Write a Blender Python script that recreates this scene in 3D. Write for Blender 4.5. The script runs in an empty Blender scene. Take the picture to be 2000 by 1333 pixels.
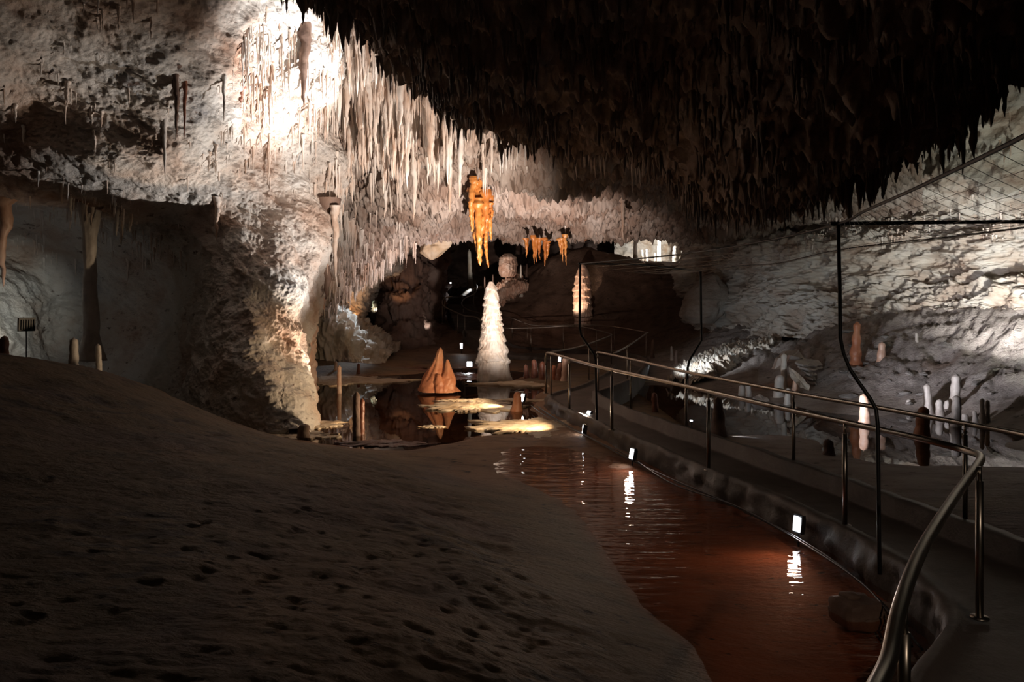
import bpy, math, random
import numpy as np
from mathutils import Vector, Matrix
random.seed(7)
rng = np.random.default_rng(11)
SC = bpy.context.scene
COL = SC.collection

# ------------------------------------------------------------------ camera, world, exposure
F = 1500.0          # focal length in pixels of the 2000 px wide frame
HV = 590.0          # image row of the horizon
ZC = 2.5            # camera height above the pool water
cam_d = bpy.data.cameras.new('camera')
cam = bpy.data.objects.new('camera', cam_d); COL.objects.link(cam)
cam.location = (0, 0, ZC); cam.rotation_euler = (math.pi/2, 0, 0)
cam_d.sensor_width = 36; cam_d.lens = 36*F/2000; cam_d.shift_y = -(666.5-HV)/2000
cam_d.clip_start = .05; cam_d.clip_end = 300
SC.camera = cam
w = bpy.data.worlds.new('World'); SC.world = w; w.use_nodes = True
w.node_tree.nodes['Background'].inputs[0].default_value = (.55, .5, .45, 1)
w.node_tree.nodes['Background'].inputs[1].default_value = .002
SC.view_settings.view_transform = 'Standard'; SC.view_settings.look = 'None'
SC.view_settings.exposure = 0.0; SC.view_settings.gamma = 1.0
try: SC.view_settings.use_curve_mapping = False
except Exception: pass
SC.cycles.max_bounces = 6; SC.cycles.diffuse_bounces = 3; SC.cycles.glossy_bounces = 3
SC.cycles.transparent_max_bounces = 8; SC.cycles.sample_clamp_indirect = 3.0
SC.cycles.use_denoising = True

def P(u, v, Y):
    """point of the place seen at u,v standing Y metres ahead"""
    return ((u-1000)*Y/F, Y, ZC-(v-HV)*Y/F)

def spot(name, loc, target, watts, color, angle, blend=.6, radius=.05, parent=None):
    l = bpy.data.lights.new(name, 'SPOT'); l.energy = watts; l.color = color
    l.spot_size = math.radians(angle); l.spot_blend = blend; l.shadow_soft_size = radius
    o = bpy.data.objects.new(name, l); COL.objects.link(o)
    o.location = loc
    o.rotation_euler = (Vector(target)-Vector(loc)).to_track_quat('-Z', 'Y').to_euler()
    return o
WARM = (1, .72, .44); AMBER = (1, .5, .2); NEUT = (1, .92, .82); COOL = (.86, .93, 1); BLUE = (.7, .85, 1); GREEN = (.93, 1, .78)
# name, source, target, watts, colour, cone, blend
LIGHTS = [
 ('vault_light', (.2, 18.0, .5), P(585, 165, 17.6), 14500, (1, .97, .94), 30, 1),
 ('vault_fill', (.2, 18.0, .5), P(520, 400, 17.5), 3000, (1, .95, .9), 40, 1),
 ('ceiling_light', (1.2, 14.15, .45), P(770, 300, 21), 5600, (1, .86, .75), 54, 1),
 ('arch_light', (.2, 17.7, .5), P(1000, 415, 27), 4300, (1, .80, .70), 66, .9),
 ('foot_light', (1.1, 14.3, .36), (-4.6, 15.4, .8), 1100, WARM, 40, .9),
 ('shelf_light', (1.0, 14.4, .55), (-.6, 15.9, .05), 330, WARM, 75, .7),
 ('shelf_light_back', (.15, 18.0, .42), (-1.8, 18.3, .05), 260, WARM, 75, .7),
 ('wall_wash', (-3.0, 16.8, .35), P(515, 570, 16.6), 700, (1, .8, .62), 58, 1),
 ('column_light', (1.9, 19.6, .4), P(965, 650, 24), 150, (1, .95, .85), 26, .6),
 ('far_column_light', (1.6, 36.0, 1.3), P(1138, 560, 38), 700, (1, .75, .55), 44, .6),
 ('slope_light', (4.45, 13.95, .5), P(1920, 650, 19), 1700, (.95, .93, 1), 46, 1),
 ('right_wall_light', (10.4, 14.2, .9), P(1990, 420, 20), 800, (.97, 1, .85), 84, 1),
 ('popcorn_light', (10.9, 16.2, 1.6), P(1940, 560, 21), 1800, (1, .97, .93), 60, 1),
 ('heap_light', P(1412, 838, 14.3), P(1560, 712, 20.5), 420, COOL, 34, .8),
 ('wet_floor_light', P(1140, 806, 15.3), (.1, 12.6, 0), 120, (1, .75, .55), 100, 1),
 ('cone_light', (.1, 18.0, .42), (-4.6, 23.4, .3), 420, WARM, 44, .9),
 ('lip_light', P(917, 700, 26.8), P(790, 500, 28.5), 950, (1, .82, .76), 90, 1),
 ('flow_light', (4.6, 22.6, .9), P(1430, 700, 25.2), 260, COOL, 70, .8),
 ('bank_light', P(1418, 846, 14.2), P(1530, 856, 13.9), 60, COOL, 80, .7),
 ('grotto_light', (-5.0, 31.2, 3.6), P(665, 628, 29.3), 300, BLUE, 66, .6),
 ('alcove_light', P(42, 634, 16), P(-6, 618, 18.6), 260, (.97, 1, .9), 52, 1),
 ('bulb_light', (-1.7, 38.6, 3.4), (-.2, 41, 4.0), 160, (1, .85, .75), 60, .8),
 ('ledge_light', (-1.4, 43.6, 4.9), P(917, 503, 46), 70, NEUT, 60, .8),
 ('stair_light', P(935, 552, 41.6), P(912, 572, 41.6), 40, COOL, 80, .8),
 ('amber_light', P(776, 590, 34), P(788, 552, 36), 40, AMBER, 60, .8),
 ('arch_amber_light', P(712, 625, 31.2), P(690, 565, 32.2), 70, AMBER, 90, .8),
 ('green_light', P(735, 605, 36.6), P(719, 590, 38.5), 40, (.85, 1, .75), 90, .8),
 ('small_white_light', P(838, 640, 34.8), P(822, 625, 36), 14, NEUT, 60, .8),
 ('gallery_light', (8.2, 44.5, 6.1), P(1300, 500, 48), 700, (1, .96, .9), 130, .8),
 ('stream_light', P(1548, 1015, 7.95), (1.3, 6.6, -.1), 14, (1, .75, .6), 130, 1),
 ('stream_light_far', P(1226, 880, 11.6), (.9, 9.2, -.1), 10, (1, .75, .6), 130, 1),
 ('stream_fill', (2.9, -1.5, 4.2), (2.1, 7.3, 0), 190, (1, .78, .6), 36, 1),  # added fill behind the camera, replaces bounced light on the stream
 ('mound_fill', (3.2, -2.5, 4.0), (-2.0, 7.5, .5), 28, (1, .82, .6), 80, 1),  # added dim fill behind the camera that lifts the mound
]
for n, a, b, e, c, s, bl in LIGHTS: spot(n, a, b, e, c, s, bl)

# ------------------------------------------------------------------ numpy noise
_perm = rng.permutation(256); _perm = np.concatenate([_perm, _perm, _perm])
_g = rng.normal(size=(256, 3)); _g /= np.linalg.norm(_g, axis=1)[:, None]
def perlin(p):
    p = np.asarray(p, float); i = np.floor(p).astype(int); f = p-i; i &= 255
    w_ = f*f*f*(f*(f*6-15)+10); out = 0
    for dx in (0, 1):
        for dy in (0, 1):
            for dz in (0, 1):
                h = _perm[_perm[_perm[i[:, 0]+dx]+i[:, 1]+dy]+i[:, 2]+dz] & 255
                g = _g[h]; d = f-np.array([dx, dy, dz])
                wt = (w_[:, 0] if dx else 1-w_[:, 0])*(w_[:, 1] if dy else 1-w_[:, 1])*(w_[:, 2] if dz else 1-w_[:, 2])
                out = out+wt*(g*d).sum(1)
    return out*1.5
def fbm(p, o=4, gain=.5):
    a = 1; s = 0; q = np.asarray(p, float)
    for k in range(o): s = s+a*perlin(q+k*17.3); a *= gain; q = q*2.03
    return s
def ridged(p, o=4, gain=.5):
    a = 1; s = 0; q = np.asarray(p, float)
    for k in range(o): s = s+a*(.62-2*np.abs(perlin(q+k*11.1))); a *= gain; q = q*2.07
    return s

# ------------------------------------------------------------------ object helpers
def mesh_np(name, V, Fc, mat, smooth=True, parent=None, link=True):
    me = bpy.data.meshes.new(name)
    me.from_pydata(np.asarray(V).tolist() if not isinstance(V, list) else V, [], Fc if isinstance(Fc, list) else Fc.tolist())
    me.materials.append(mat)
    if smooth: me.polygons.foreach_set('use_smooth', [True]*len(me.polygons))
    me.update()
    o = bpy.data.objects.new(name, me)
    if link: COL.objects.link(o)
    if parent: o.parent = parent
    return o
def tag(o, label=None, cat=None, group=None, kind=None):
    if label: o['label'] = label
    if cat: o['category'] = cat
    if group: o['group'] = group
    if kind: o['kind'] = kind
    return o
def empty(name, loc, label, cat, group=None):
    o = bpy.data.objects.new(name, None); COL.objects.link(o); o.location = loc
    o.empty_display_size = .2
    return tag(o, label, cat, group)
def grid_faces(n, m, off=0, wrap=False):
    i, j = np.meshgrid(np.arange(n-1), np.arange(m if wrap else m-1), indexing='ij')
    a = i*m+j; b = i*m+(j+1) % m; c = (i+1)*m+(j+1) % m; d = (i+1)*m+j
    return np.stack([a, b, c, d], -1).reshape(-1, 4)+off
def set_col(o, C):
    at = o.data.color_attributes.new('tint', 'FLOAT_COLOR', 'POINT')
    C = np.concatenate([C, np.ones((len(C), 1))], 1).astype('f4')
    at.data.foreach_set('color', C.ravel())

# ------------------------------------------------------------------ materials
def mat_new(name):
    m = bpy.data.materials.new(name); m.use_nodes = True
    return m, m.node_tree.nodes, m.node_tree.links, m.node_tree.nodes['Principled BSDF']
def rock_mat(name, cols, scale=.6, rough=.75, bump=.5, bscale=5, spec=.3, tint=False, stretch=(1, 1, 1), bdist=.08, spots=None):
    m, N, L, b = mat_new(name)
    tc = N.new('ShaderNodeNewGeometry'); mp = N.new('ShaderNodeMapping'); mp.inputs['Scale'].default_value = stretch
    L.new(tc.outputs['Position'], mp.inputs['Vector'])
    n1 = N.new('ShaderNodeTexNoise'); n1.inputs['Scale'].default_value = scale; n1.inputs['Detail'].default_value = 9; n1.inputs['Roughness'].default_value = .62
    L.new(mp.outputs[0], n1.inputs['Vector'])
    cr = N.new('ShaderNodeValToRGB'); el = cr.color_ramp.elements
    k = len(cols)
    for i, c in enumerate(cols):
        pos = .28+.46*i/(k-1)
        e = el[i] if i < 2 else el.new(pos)
        e.position = pos; e.color = (*c, 1)
    L.new(n1.outputs['Fac'], cr.inputs[0])
    src = cr.outputs[0]
    if tint:
        at = N.new('ShaderNodeAttribute'); at.attribute_name = 'tint'
        mx = N.new('ShaderNodeMix'); mx.data_type = 'RGBA'; mx.blend_type = 'MULTIPLY'; mx.inputs[0].default_value = 1
        L.new(src, mx.inputs[6]); L.new(at.outputs['Color'], mx.inputs[7]); src = mx.outputs[2]
    if spots:
        ns = N.new('ShaderNodeTexNoise'); ns.inputs['Scale'].default_value = spots[1]; ns.inputs['Detail'].default_value = 6; ns.inputs['Roughness'].default_value = .7
        L.new(mp.outputs[0], ns.inputs['Vector'])
        r2 = N.new('ShaderNodeValToRGB'); r2.color_ramp.elements[0].position = spots[2]; r2.color_ramp.elements[1].position = spots[2]+.08
        L.new(ns.outputs['Fac'], r2.inputs[0])
        mx = N.new('ShaderNodeMix'); mx.data_type = 'RGBA'; L.new(r2.outputs[0], mx.inputs[0]); L.new(src, mx.inputs[6]); mx.inputs[7].default_value = (*spots[0], 1)
        src = mx.outputs[2]
    L.new(src, b.inputs['Base Color'])
    b.inputs['Roughness'].default_value = rough; b.inputs['Specular IOR Level'].default_value = spec
    n2 = N.new('ShaderNodeTexNoise'); n2.inputs['Scale'].default_value = bscale; n2.inputs['Detail'].default_value = 8; n2.inputs['Roughness'].default_value = .65
    L.new(mp.outputs[0], n2.inputs['Vector'])
    bp = N.new('ShaderNodeBump'); bp.inputs['Strength'].default_value = bump; bp.inputs['Distance'].default_value = bdist
    L.new(n2.outputs['Fac'], bp.inputs['Height']); L.new(bp.outputs[0], b.inputs['Normal'])
    return m
def plain(name, col, rough=.5, metal=0, bump=0, spec=.5):
    m, N, L, b = mat_new(name)
    n = N.new('ShaderNodeTexNoise'); n.inputs['Scale'].default_value = 9; n.inputs['Detail'].default_value = 5
    g = N.new('ShaderNodeNewGeometry'); L.new(g.outputs['Position'], n.inputs['Vector'])
    r = N.new('ShaderNodeValToRGB'); r.color_ramp.elements[0].color = (*[c*.75 for c in col], 1); r.color_ramp.elements[1].color = (*[min(1, c*1.2) for c in col], 1)
    L.new(n.outputs['Fac'], r.inputs[0]); L.new(r.outputs[0], b.inputs['Base Color'])
    b.inputs['Roughness'].default_value = rough; b.inputs['Metallic'].default_value = metal; b.inputs['Specular IOR Level'].default_value = spec
    if bump:
        bp = N.new('ShaderNodeBump'); bp.inputs['Strength'].default_value = bump; bp.inputs['Distance'].default_value = .01
        L.new(n.outputs['Fac'], bp.inputs['Height']); L.new(bp.outputs[0], b.inputs['Normal'])
    return m
def glow(name, col, s):
    m, N, L, b = mat_new(name)
    b.inputs['Base Color'].default_value = (*col, 1); b.inputs['Emission Color'].default_value = (*col, 1); b.inputs['Emission Strength'].default_value = s
    return m
def water_mat(name, tint, ripple, rscale, rough=.01, stretch=(1, 1, 1)):
    m, N, L, b = mat_new(name); N.remove(b)
    g = N.new('ShaderNodeNewGeometry'); mp = N.new('ShaderNodeMapping'); mp.inputs['Scale'].default_value = stretch
    L.new(g.outputs['Position'], mp.inputs['Vector'])
    n = N.new('ShaderNodeTexNoise'); n.inputs['Scale'].default_value = rscale; n.inputs['Detail'].default_value = 3
    L.new(mp.outputs[0], n.inputs['Vector'])
    bp = N.new('ShaderNodeBump'); bp.inputs['Strength'].default_value = ripple; bp.inputs['Distance'].default_value = .05
    L.new(n.outputs['Fac'], bp.inputs['Height'])
    lw = N.new('ShaderNodeLayerWeight'); lw.inputs['Blend'].default_value = .5; L.new(bp.outputs[0], lw.inputs['Normal'])
    pw_ = N.new('ShaderNodeMath'); pw_.operation = 'POWER'; pw_.inputs[1].default_value = 5; L.new(lw.outputs['Facing'], pw_.inputs[0])
    fr = N.new('ShaderNodeMath'); fr.operation = 'MULTIPLY_ADD'; fr.inputs[1].default_value = .97; fr.inputs[2].default_value = .025; L.new(pw_.outputs[0], fr.inputs[0])
    gl = N.new('ShaderNodeBsdfGlossy'); gl.inputs['Roughness'].default_value = rough; L.new(bp.outputs[0], gl.inputs['Normal'])
    tr = N.new('ShaderNodeBsdfTransparent'); tr.inputs[0].default_value = (*tint, 1)
    mx = N.new('ShaderNodeMixShader'); L.new(fr.outputs[0], mx.inputs[0]); L.new(tr.outputs[0], mx.inputs[1]); L.new(gl.outputs[0], mx.inputs[2])
    L.new(mx.outputs[0], N['Material Output'].inputs[0])
    return m
M = {}
M['wall'] = rock_mat('limestone_wall', [(.30, .16, .10), (.52, .40, .33), (.62, .56, .51), (.66, .63, .60), (.34, .34, .37)], .45, .8, .9, 7, spots=((.16, .11, .09), 3.4, .60), stretch=(1, 1, 1.5))
M['vault'] = rock_mat('shaded_limestone_vault', [(.17, .10, .07), (.27, .20, .16), (.38, .32, .28), (.50, .45, .42)], .9, .7, .6, 7, stretch=(1, 1, .35), spots=((.22, .10, .05), 1.6, .64))  # colours darkened to paint shade into the gaps between stalactites
M['dark'] = rock_mat('shaded_ceiling_rock', [(.16, .10, .07), (.26, .19, .15), (.36, .30, .26)], .8, .7, .6, 6)  # same limestone, its lack of light put into darker colours
M['right'] = rock_mat('layered_wall_rock', [(.30, .19, .14), (.50, .42, .35), (.62, .58, .52), (.55, .52, .50)], .8, .8, .8, 5, stretch=(1, 1, 2.2), spots=((.3, .12, .05), 2.0, .68))
M['floor'] = rock_mat('cave_mud', [(.45, .42, .4), (.85, .82, .8), (1, 1, 1)], 2.6, .6, .9, 16, tint=True, bdist=.05, spec=.25, spots=((.03, .022, .018), 7, .60), stretch=(.55, 1, 1))  # dark specks paint the shade inside the small mud pits
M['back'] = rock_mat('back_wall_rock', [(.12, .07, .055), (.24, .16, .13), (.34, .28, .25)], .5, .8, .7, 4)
M['stal'] = rock_mat('stalactite_calcite', [(.40, .22, .13), (.66, .52, .43), (.80, .73, .67), (.84, .81, .78)], 2.2, .5, .5, 14, spec=.5, stretch=(1, 1, .3), bdist=.03)
M['stal_dark'] = rock_mat('dark_stalactite', [(.10, .07, .06), (.2, .15, .12), (.3, .25, .22)], 1.5, .6, .5, 12, bdist=.03)  # shaded copy of the calcite, darkened for the unlit ceiling
M['white'] = rock_mat('white_flowstone', [(.55, .40, .27), (.72, .65, .56), (.80, .78, .74)], 1.5, .45, .8, 9, spec=.5, bdist=.04, stretch=(1.6, 1.6, .5))
M['orange'] = rock_mat('orange_calcite', [(.32, .09, .02), (.55, .21, .045), (.72, .42, .17)], 2.0, .35, .5, 10, spec=.6, stretch=(2, 2, .3), bdist=.02)
M['cone'] = rock_mat('terracotta_calcite', [(.32, .10, .05), (.50, .20, .10), (.62, .34, .20)], 1.5, .4, .6, 8, spec=.5, bdist=.03)
M['red'] = rock_mat('red_stalagmite', [(.14, .045, .03), (.24, .09, .055), (.42, .24, .17)], 2.2, .35, .5, 9, spec=.6, bdist=.03)
M['pink'] = rock_mat('peach_stalagmite', [(.55, .30, .2), (.72, .48, .36), (.78, .66, .56)], 2, .35, .4, 9, spec=.6, bdist=.03)
M['grey'] = rock_mat('grey_stalagmite', [(.35, .30, .27), (.55, .50, .46), (.7, .66, .62)], 2, .4, .5, 9, spec=.5, bdist=.03)
M['brown'] = rock_mat('brown_stone', [(.10, .06, .05), (.2, .13, .1), (.3, .2, .15)], 2, .6, .5, 9, bdist=.03)
M['rubble'] = rock_mat('rubble_stone', [(.16, .14, .13), (.27, .25, .235), (.36, .34, .32)], 3, .7, .6, 9, bdist=.03)
M['shelf'] = rock_mat('calcite_crust', [(.50, .33, .17), (.70, .56, .40), (.78, .70, .58)], 2.5, .5, .6, 12, bdist=.02)
M['concrete'] = rock_mat('path_concrete', [(.06, .045, .038), (.11, .09, .078), (.16, .14, .125)], 1.2, .5, .4, 14, bdist=.02, spec=.4)
M['steel'] = plain('brushed_steel', (.42, .38, .33), .32, 1.0)
M['black'] = plain('black_paint', (.02, .02, .022), .45)
M['housing'] = plain('lamp_housing', (.03, .03, .035), .4)
M['lens'] = glow('lamp_lens', (.9, .95, 1), 30)
M['lens_soft'] = glow('lamp_lens_far', (.95, .97, 1), 14)
M['pool'] = water_mat('calm_water', (.42, .30, .19), .015, 1.2)
M['stream'] = water_mat('rippled_water', (.92, .72, .6), .3, 3.2, .03, (.6, 2.0, 1))

# ------------------------------------------------------------------ surfaces
def catmull(C, t):
    """C (k, ...) control values, t in [0,k-1]"""
    k = len(C); i = np.clip(np.floor(t).astype(int), 0, k-2); f = (t-i)
    f = f.reshape(-1, *([1]*(C.ndim-1)))
    p0 = C[np.clip(i-1, 0, k-1)]; p1 = C[i]; p2 = C[i+1]; p3 = C[np.clip(i+2, 0, k-1)]
    return .5*((2*p1)+(-p0+p2)*f+(2*p0-5*p1+4*p2-p3)*f**2+(-p0+3*p1-3*p2+p3)*f**3)
def patch_grid(rows, n, m):
    C = np.array([[P(*q) if len(q) == 3 else q[:3] for q in r] for r in rows], float)
    A = catmull(C, np.linspace(0, C.shape[0]-1, n))          # n x cols x 3
    B = catmull(np.swapaxes(A, 0, 1), np.linspace(0, C.shape[1]-1, m))
    return np.swapaxes(B, 0, 1)                                # n x m x 3
def normals(G):
    du = np.gradient(G, axis=0); dv = np.gradient(G, axis=1)
    N_ = np.cross(du, dv); N_ /= np.linalg.norm(N_, axis=2)[..., None]+1e-9
    return N_
def patch(name, rows, n, m, mat, disp, face=None):
    G = patch_grid(rows, n, m); N_ = normals(G)
    mid = N_[n//2, m//2]; tocam = np.array([0, 0, ZC])-G[n//2, m//2]
    if mid@tocam < 0: N_ = -N_
    q = G.reshape(-1, 3); nn = N_.reshape(-1, 3)
    q = q+disp(q, nn)
    o = mesh_np(name, q, grid_faces(n, m), mat)
    tag(o, kind='structure')
    G2 = q.reshape(n, m, 3); N2 = normals(G2)
    if N2[n//2, m//2]@tocam < 0: N2 = -N2
    return o, G2, N2
def d_rock(a1=.35, a2=.18, a3=.05, st=(1, 1, 1), seed=0):
    s = np.array(st)
    def f(q, n):
        h = a1*fbm(q*.35*s+seed, 3)+a2*ridged(q*1.1*s+seed*2, 4, .55)+a3*fbm(q*5*s, 3)
        return n*h[:, None]
    return f
def d_drip(a1=.35, a2=.15, a3=.25, seed=0):
    def f(q, n):
        h = a1*fbm(q*.35+seed, 3)+a2*ridged(q*1.3+seed, 3, .6)
        out = n*h[:, None]
        xy = q*np.array([1, 1, .12])
        k = np.maximum(0, perlin(xy*2.6+seed))*1.0+np.maximum(0, perlin(xy*6.1+seed))*.9+np.maximum(0, perlin(xy*12+seed))*.6
        out[:, 2] -= a3*k*(np.clip(-n[:, 2]+.5, 0, 1))
        return out
    return f

# ---- left wall and vault
us = [-700, -300, -60, 120, 290, 420, 520, 600]
def wr(v, Ys, last, extra): return [(u, v, y) for u, y in zip(us, Ys)]+[last]+[extra]
wl = [
 wr(-420, [8, 8.5, 9, 9.5, 10, 11, 12, 13], (660, -420, 14), (760, -420, 15)),
 wr(-200, [9, 10, 11, 12, 12.5, 13.5, 14.5, 15.5], (650, -200, 16), (720, -200, 18)),
 wr(-20, [10, 11.5, 12.8, 13.6, 14, 15, 16, 17], (636, -20, 17.8), (700, -20, 19.5)),
 wr(120, [11, 12.5, 13.6, 14.4, 15, 15.8, 17, 18], (668, 120, 18.8), (690, 120, 20.5)),
 wr(240, [11.5, 13.5, 14.6, 15, 15.4, 16.4, 18, 19], (634, 240, 19.6), (690, 240, 21.5)),
 wr(330, [12, 14, 15.3, 15.4, 15.6, 16.8, 18.6, 19.6], (672, 330, 20.4), (680, 330, 23)),
 wr(400, [12.5, 15, 17.5, 18, 17, 17, 18.2, 19.6], (648, 400, 20.4), (660, 400, 23)),
 wr(480, [13, 16.5, 20, 20.5, 19.4, 17, 17.2, 18.6], (636, 480, 20), (640, 480, 23)),
 wr(570, [13, 16, 18.6, 21.2, 20.5, 16.8, 16.4, 17.6], (612, 570, 19.4), (630, 570, 23)),
 [(-700, 670, 13), (-300, 670, 16), (-50, 670, 17.6), (120, 670, 21.5), (290, 670, 20), (400, 670, 17), (480, 670, 15.8), (545, 670, 16.2), (588, 670, 17.6), (600, 660, 22)],
 [(-700, 760, 13), (-300, 760, 16), (-50, 760, 17.6), (120, 760, 20), (290, 760, 18.5), (400, 760, 16.2), (470, 760, 15.3), (540, 760, 15.2), (586, 765, 16.2), (596, 760, 21)],
 [(-700, 850, 13), (-300, 850, 16), (-60, 850, 18), (120, 850, 18), (290, 850, 17), (400, 850, 15.6), (470, 850, 14.9), (550, 850, 14.5), (604, 850, 15.2), (606, 850, 20)],
]
def d_wall(q, n):
    r_ = q@np.array([[.8, 0, .6], [0, 1, 0], [-.6, 0, .8]])           # bedding dips to the right
    h = .30*fbm(q*.33+3, 3)+.10*ridged(r_*np.array([.5, .8, 1.3])+4, 3, .5)+.05*fbm(q*2.4, 3)
    h = h-.10*np.clip(perlin(q*np.array([3.2, 3.2, 2.2])+8)-.22, 0, 1)-.05*np.clip(perlin(q*7.5)-.25, 0, 1)+.02*ridged(q*9, 2)
    return n*h[:, None]
oW, GW, NW = patch('wall_left', wl, 620, 620, M['wall'], d_wall)
# ---- lit ceiling beyond
ub = [520, 680, 800, 920, 1050, 1200, 1380, 1560, 1800]
def br(vs, Ys): return [(u, v, y) for u, v, y in zip(ub, vs, Ys)]
cb = [
 br([-400, -300, -150, 0, 60, 80, 80, 80, 80], [15, 15, 15, 15, 15, 15, 15, 15, 15]),
 br([-80, -60, 40, 130, 200, 220, 220, 240, 200], [18, 17, 17, 17, 17, 17.5, 18, 18, 18]),
 br([110, 130, 200, 270, 310, 320, 320, 340, 300], [21, 19.5, 19, 19, 19, 19.5, 20, 20, 20]),
 br([270, 270, 320, 350, 375, 380, 390, 400, 380], [23, 21.5, 21.5, 22, 22, 23, 24, 24, 24]),
 br([400, 400, 415, 418, 420, 425, 430, 435, 430], [25, 25, 25, 25, 26, 26, 27, 28, 28]),
 br([640, 545, 478, 462, 462, 462, 450, 460, 450], [26, 28, 29, 29, 29, 29, 30, 31, 31]),
 br([640, 520, 445, 425, 425, 420, 420, 420, 420], [30, 33, 34, 34, 35, 35, 36, 37, 37]),
 br([640, 530, 470, 440, 440, 420, 410, 420, 420], [36, 42, 44, 46, 46, 46, 46, 46, 46]),
]
oB, GB, NB = patch('ceiling', cb, 560, 760, M['vault'], d_drip(.35, .18, .30, seed=5))
# ---- low dark ceiling overhead
edge = [(300, -330, 11), (480, -130, 12.5), (640, -20, 13.4), (740, 60, 14), (830, 150, 14.6), (900, 205, 15.2), (1000, 240, 15.6), (1150, 262, 16), (1280, 262, 16), (1350, 345, 15.6), (1420, 395, 15), (1520, 400, 14.4), (1640, 352, 13.2), (1760, 285, 12.2), (1900, 165, 11), (2050, 60, 10), (2400, -60, 9)]
E_ = np.array([P(*e) for e in edge])
rowsC = []
for (fy, dz) in ((-.35, 2.2), (.0, 1.9), (.3, 1.5), (.55, 1.0), (.8, .35)):
    rowsC.append([(x*(.55+.45*max(fy, 0)) if fy < .3 else x*(.75+.25*fy), y*fy, z+dz, 0) for x, y, z in E_])
rowsC.append([(x, y, z, 0) for x, y, z in E_])
rowsC.append([(x*1.03, y+1.6, z+.6, 0) for x, y, z in E_])
rowsC.append([(x*1.05, y+2.2, z+3.0, 0) for x, y, z in E_])
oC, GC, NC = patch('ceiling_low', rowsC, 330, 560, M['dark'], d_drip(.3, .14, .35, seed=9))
# ---- right wall
ur = [1330, 1420, 1520, 1640, 1760, 1900, 2080, 2400]
def rr(vs, Ys): return [(u, v, y) for u, v, y in zip(ur, vs, Ys)]
rw = [
 rr([60]*8, [24, 23, 22, 20, 18, 16, 14, 12]),
 rr([220, 220, 220, 210, 200, 180, 150, 100], [28, 27, 25.5, 23, 21, 19, 16.5, 14]),
 rr([380, 380, 380, 375, 370, 360, 340, 300], [33, 31, 29, 26, 24, 21.5, 19, 16]),
 rr([440, 445, 445, 435, 425, 410, 400, 380], [34, 31.5, 29.5, 27, 25, 22.5, 20, 17]),
 rr([500, 490, 480, 475, 470, 465, 455, 440], [35, 31, 28.2, 26, 24.4, 22.0, 19.6, 17]),
 rr([560, 560, 555, 550, 545, 535, 520, 500], [36, 31, 28.2, 26, 24.2, 22, 19.6, 17]),
 rr([620, 615, 610, 605, 598, 580, 560, 540], [37, 31, 28, 25.5, 23.6, 21.4, 19.2, 17]),
 rr([680, 680, 675, 665, 650, 630, 610, 590], [37, 30, 27, 24.5, 23, 21, 19, 17]),
]
oR, GR, NR = patch('wall_right', rw, 420, 420, M['right'], d_rock(.55, .26, .07, st=(.7, .7, 1.6), seed=13))
# ---- back wall
bw = [[(u, v, 54-abs(u-1000)*.006) for u in (350, 600, 800, 1000, 1200, 1400, 1650)] for v in (250, 350, 430, 500, 580, 660, 740)]
oK, GK, NK = patch('wall_back', bw, 160, 300, M['back'], d_rock(1.0, .4, .12, seed=21))

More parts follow.
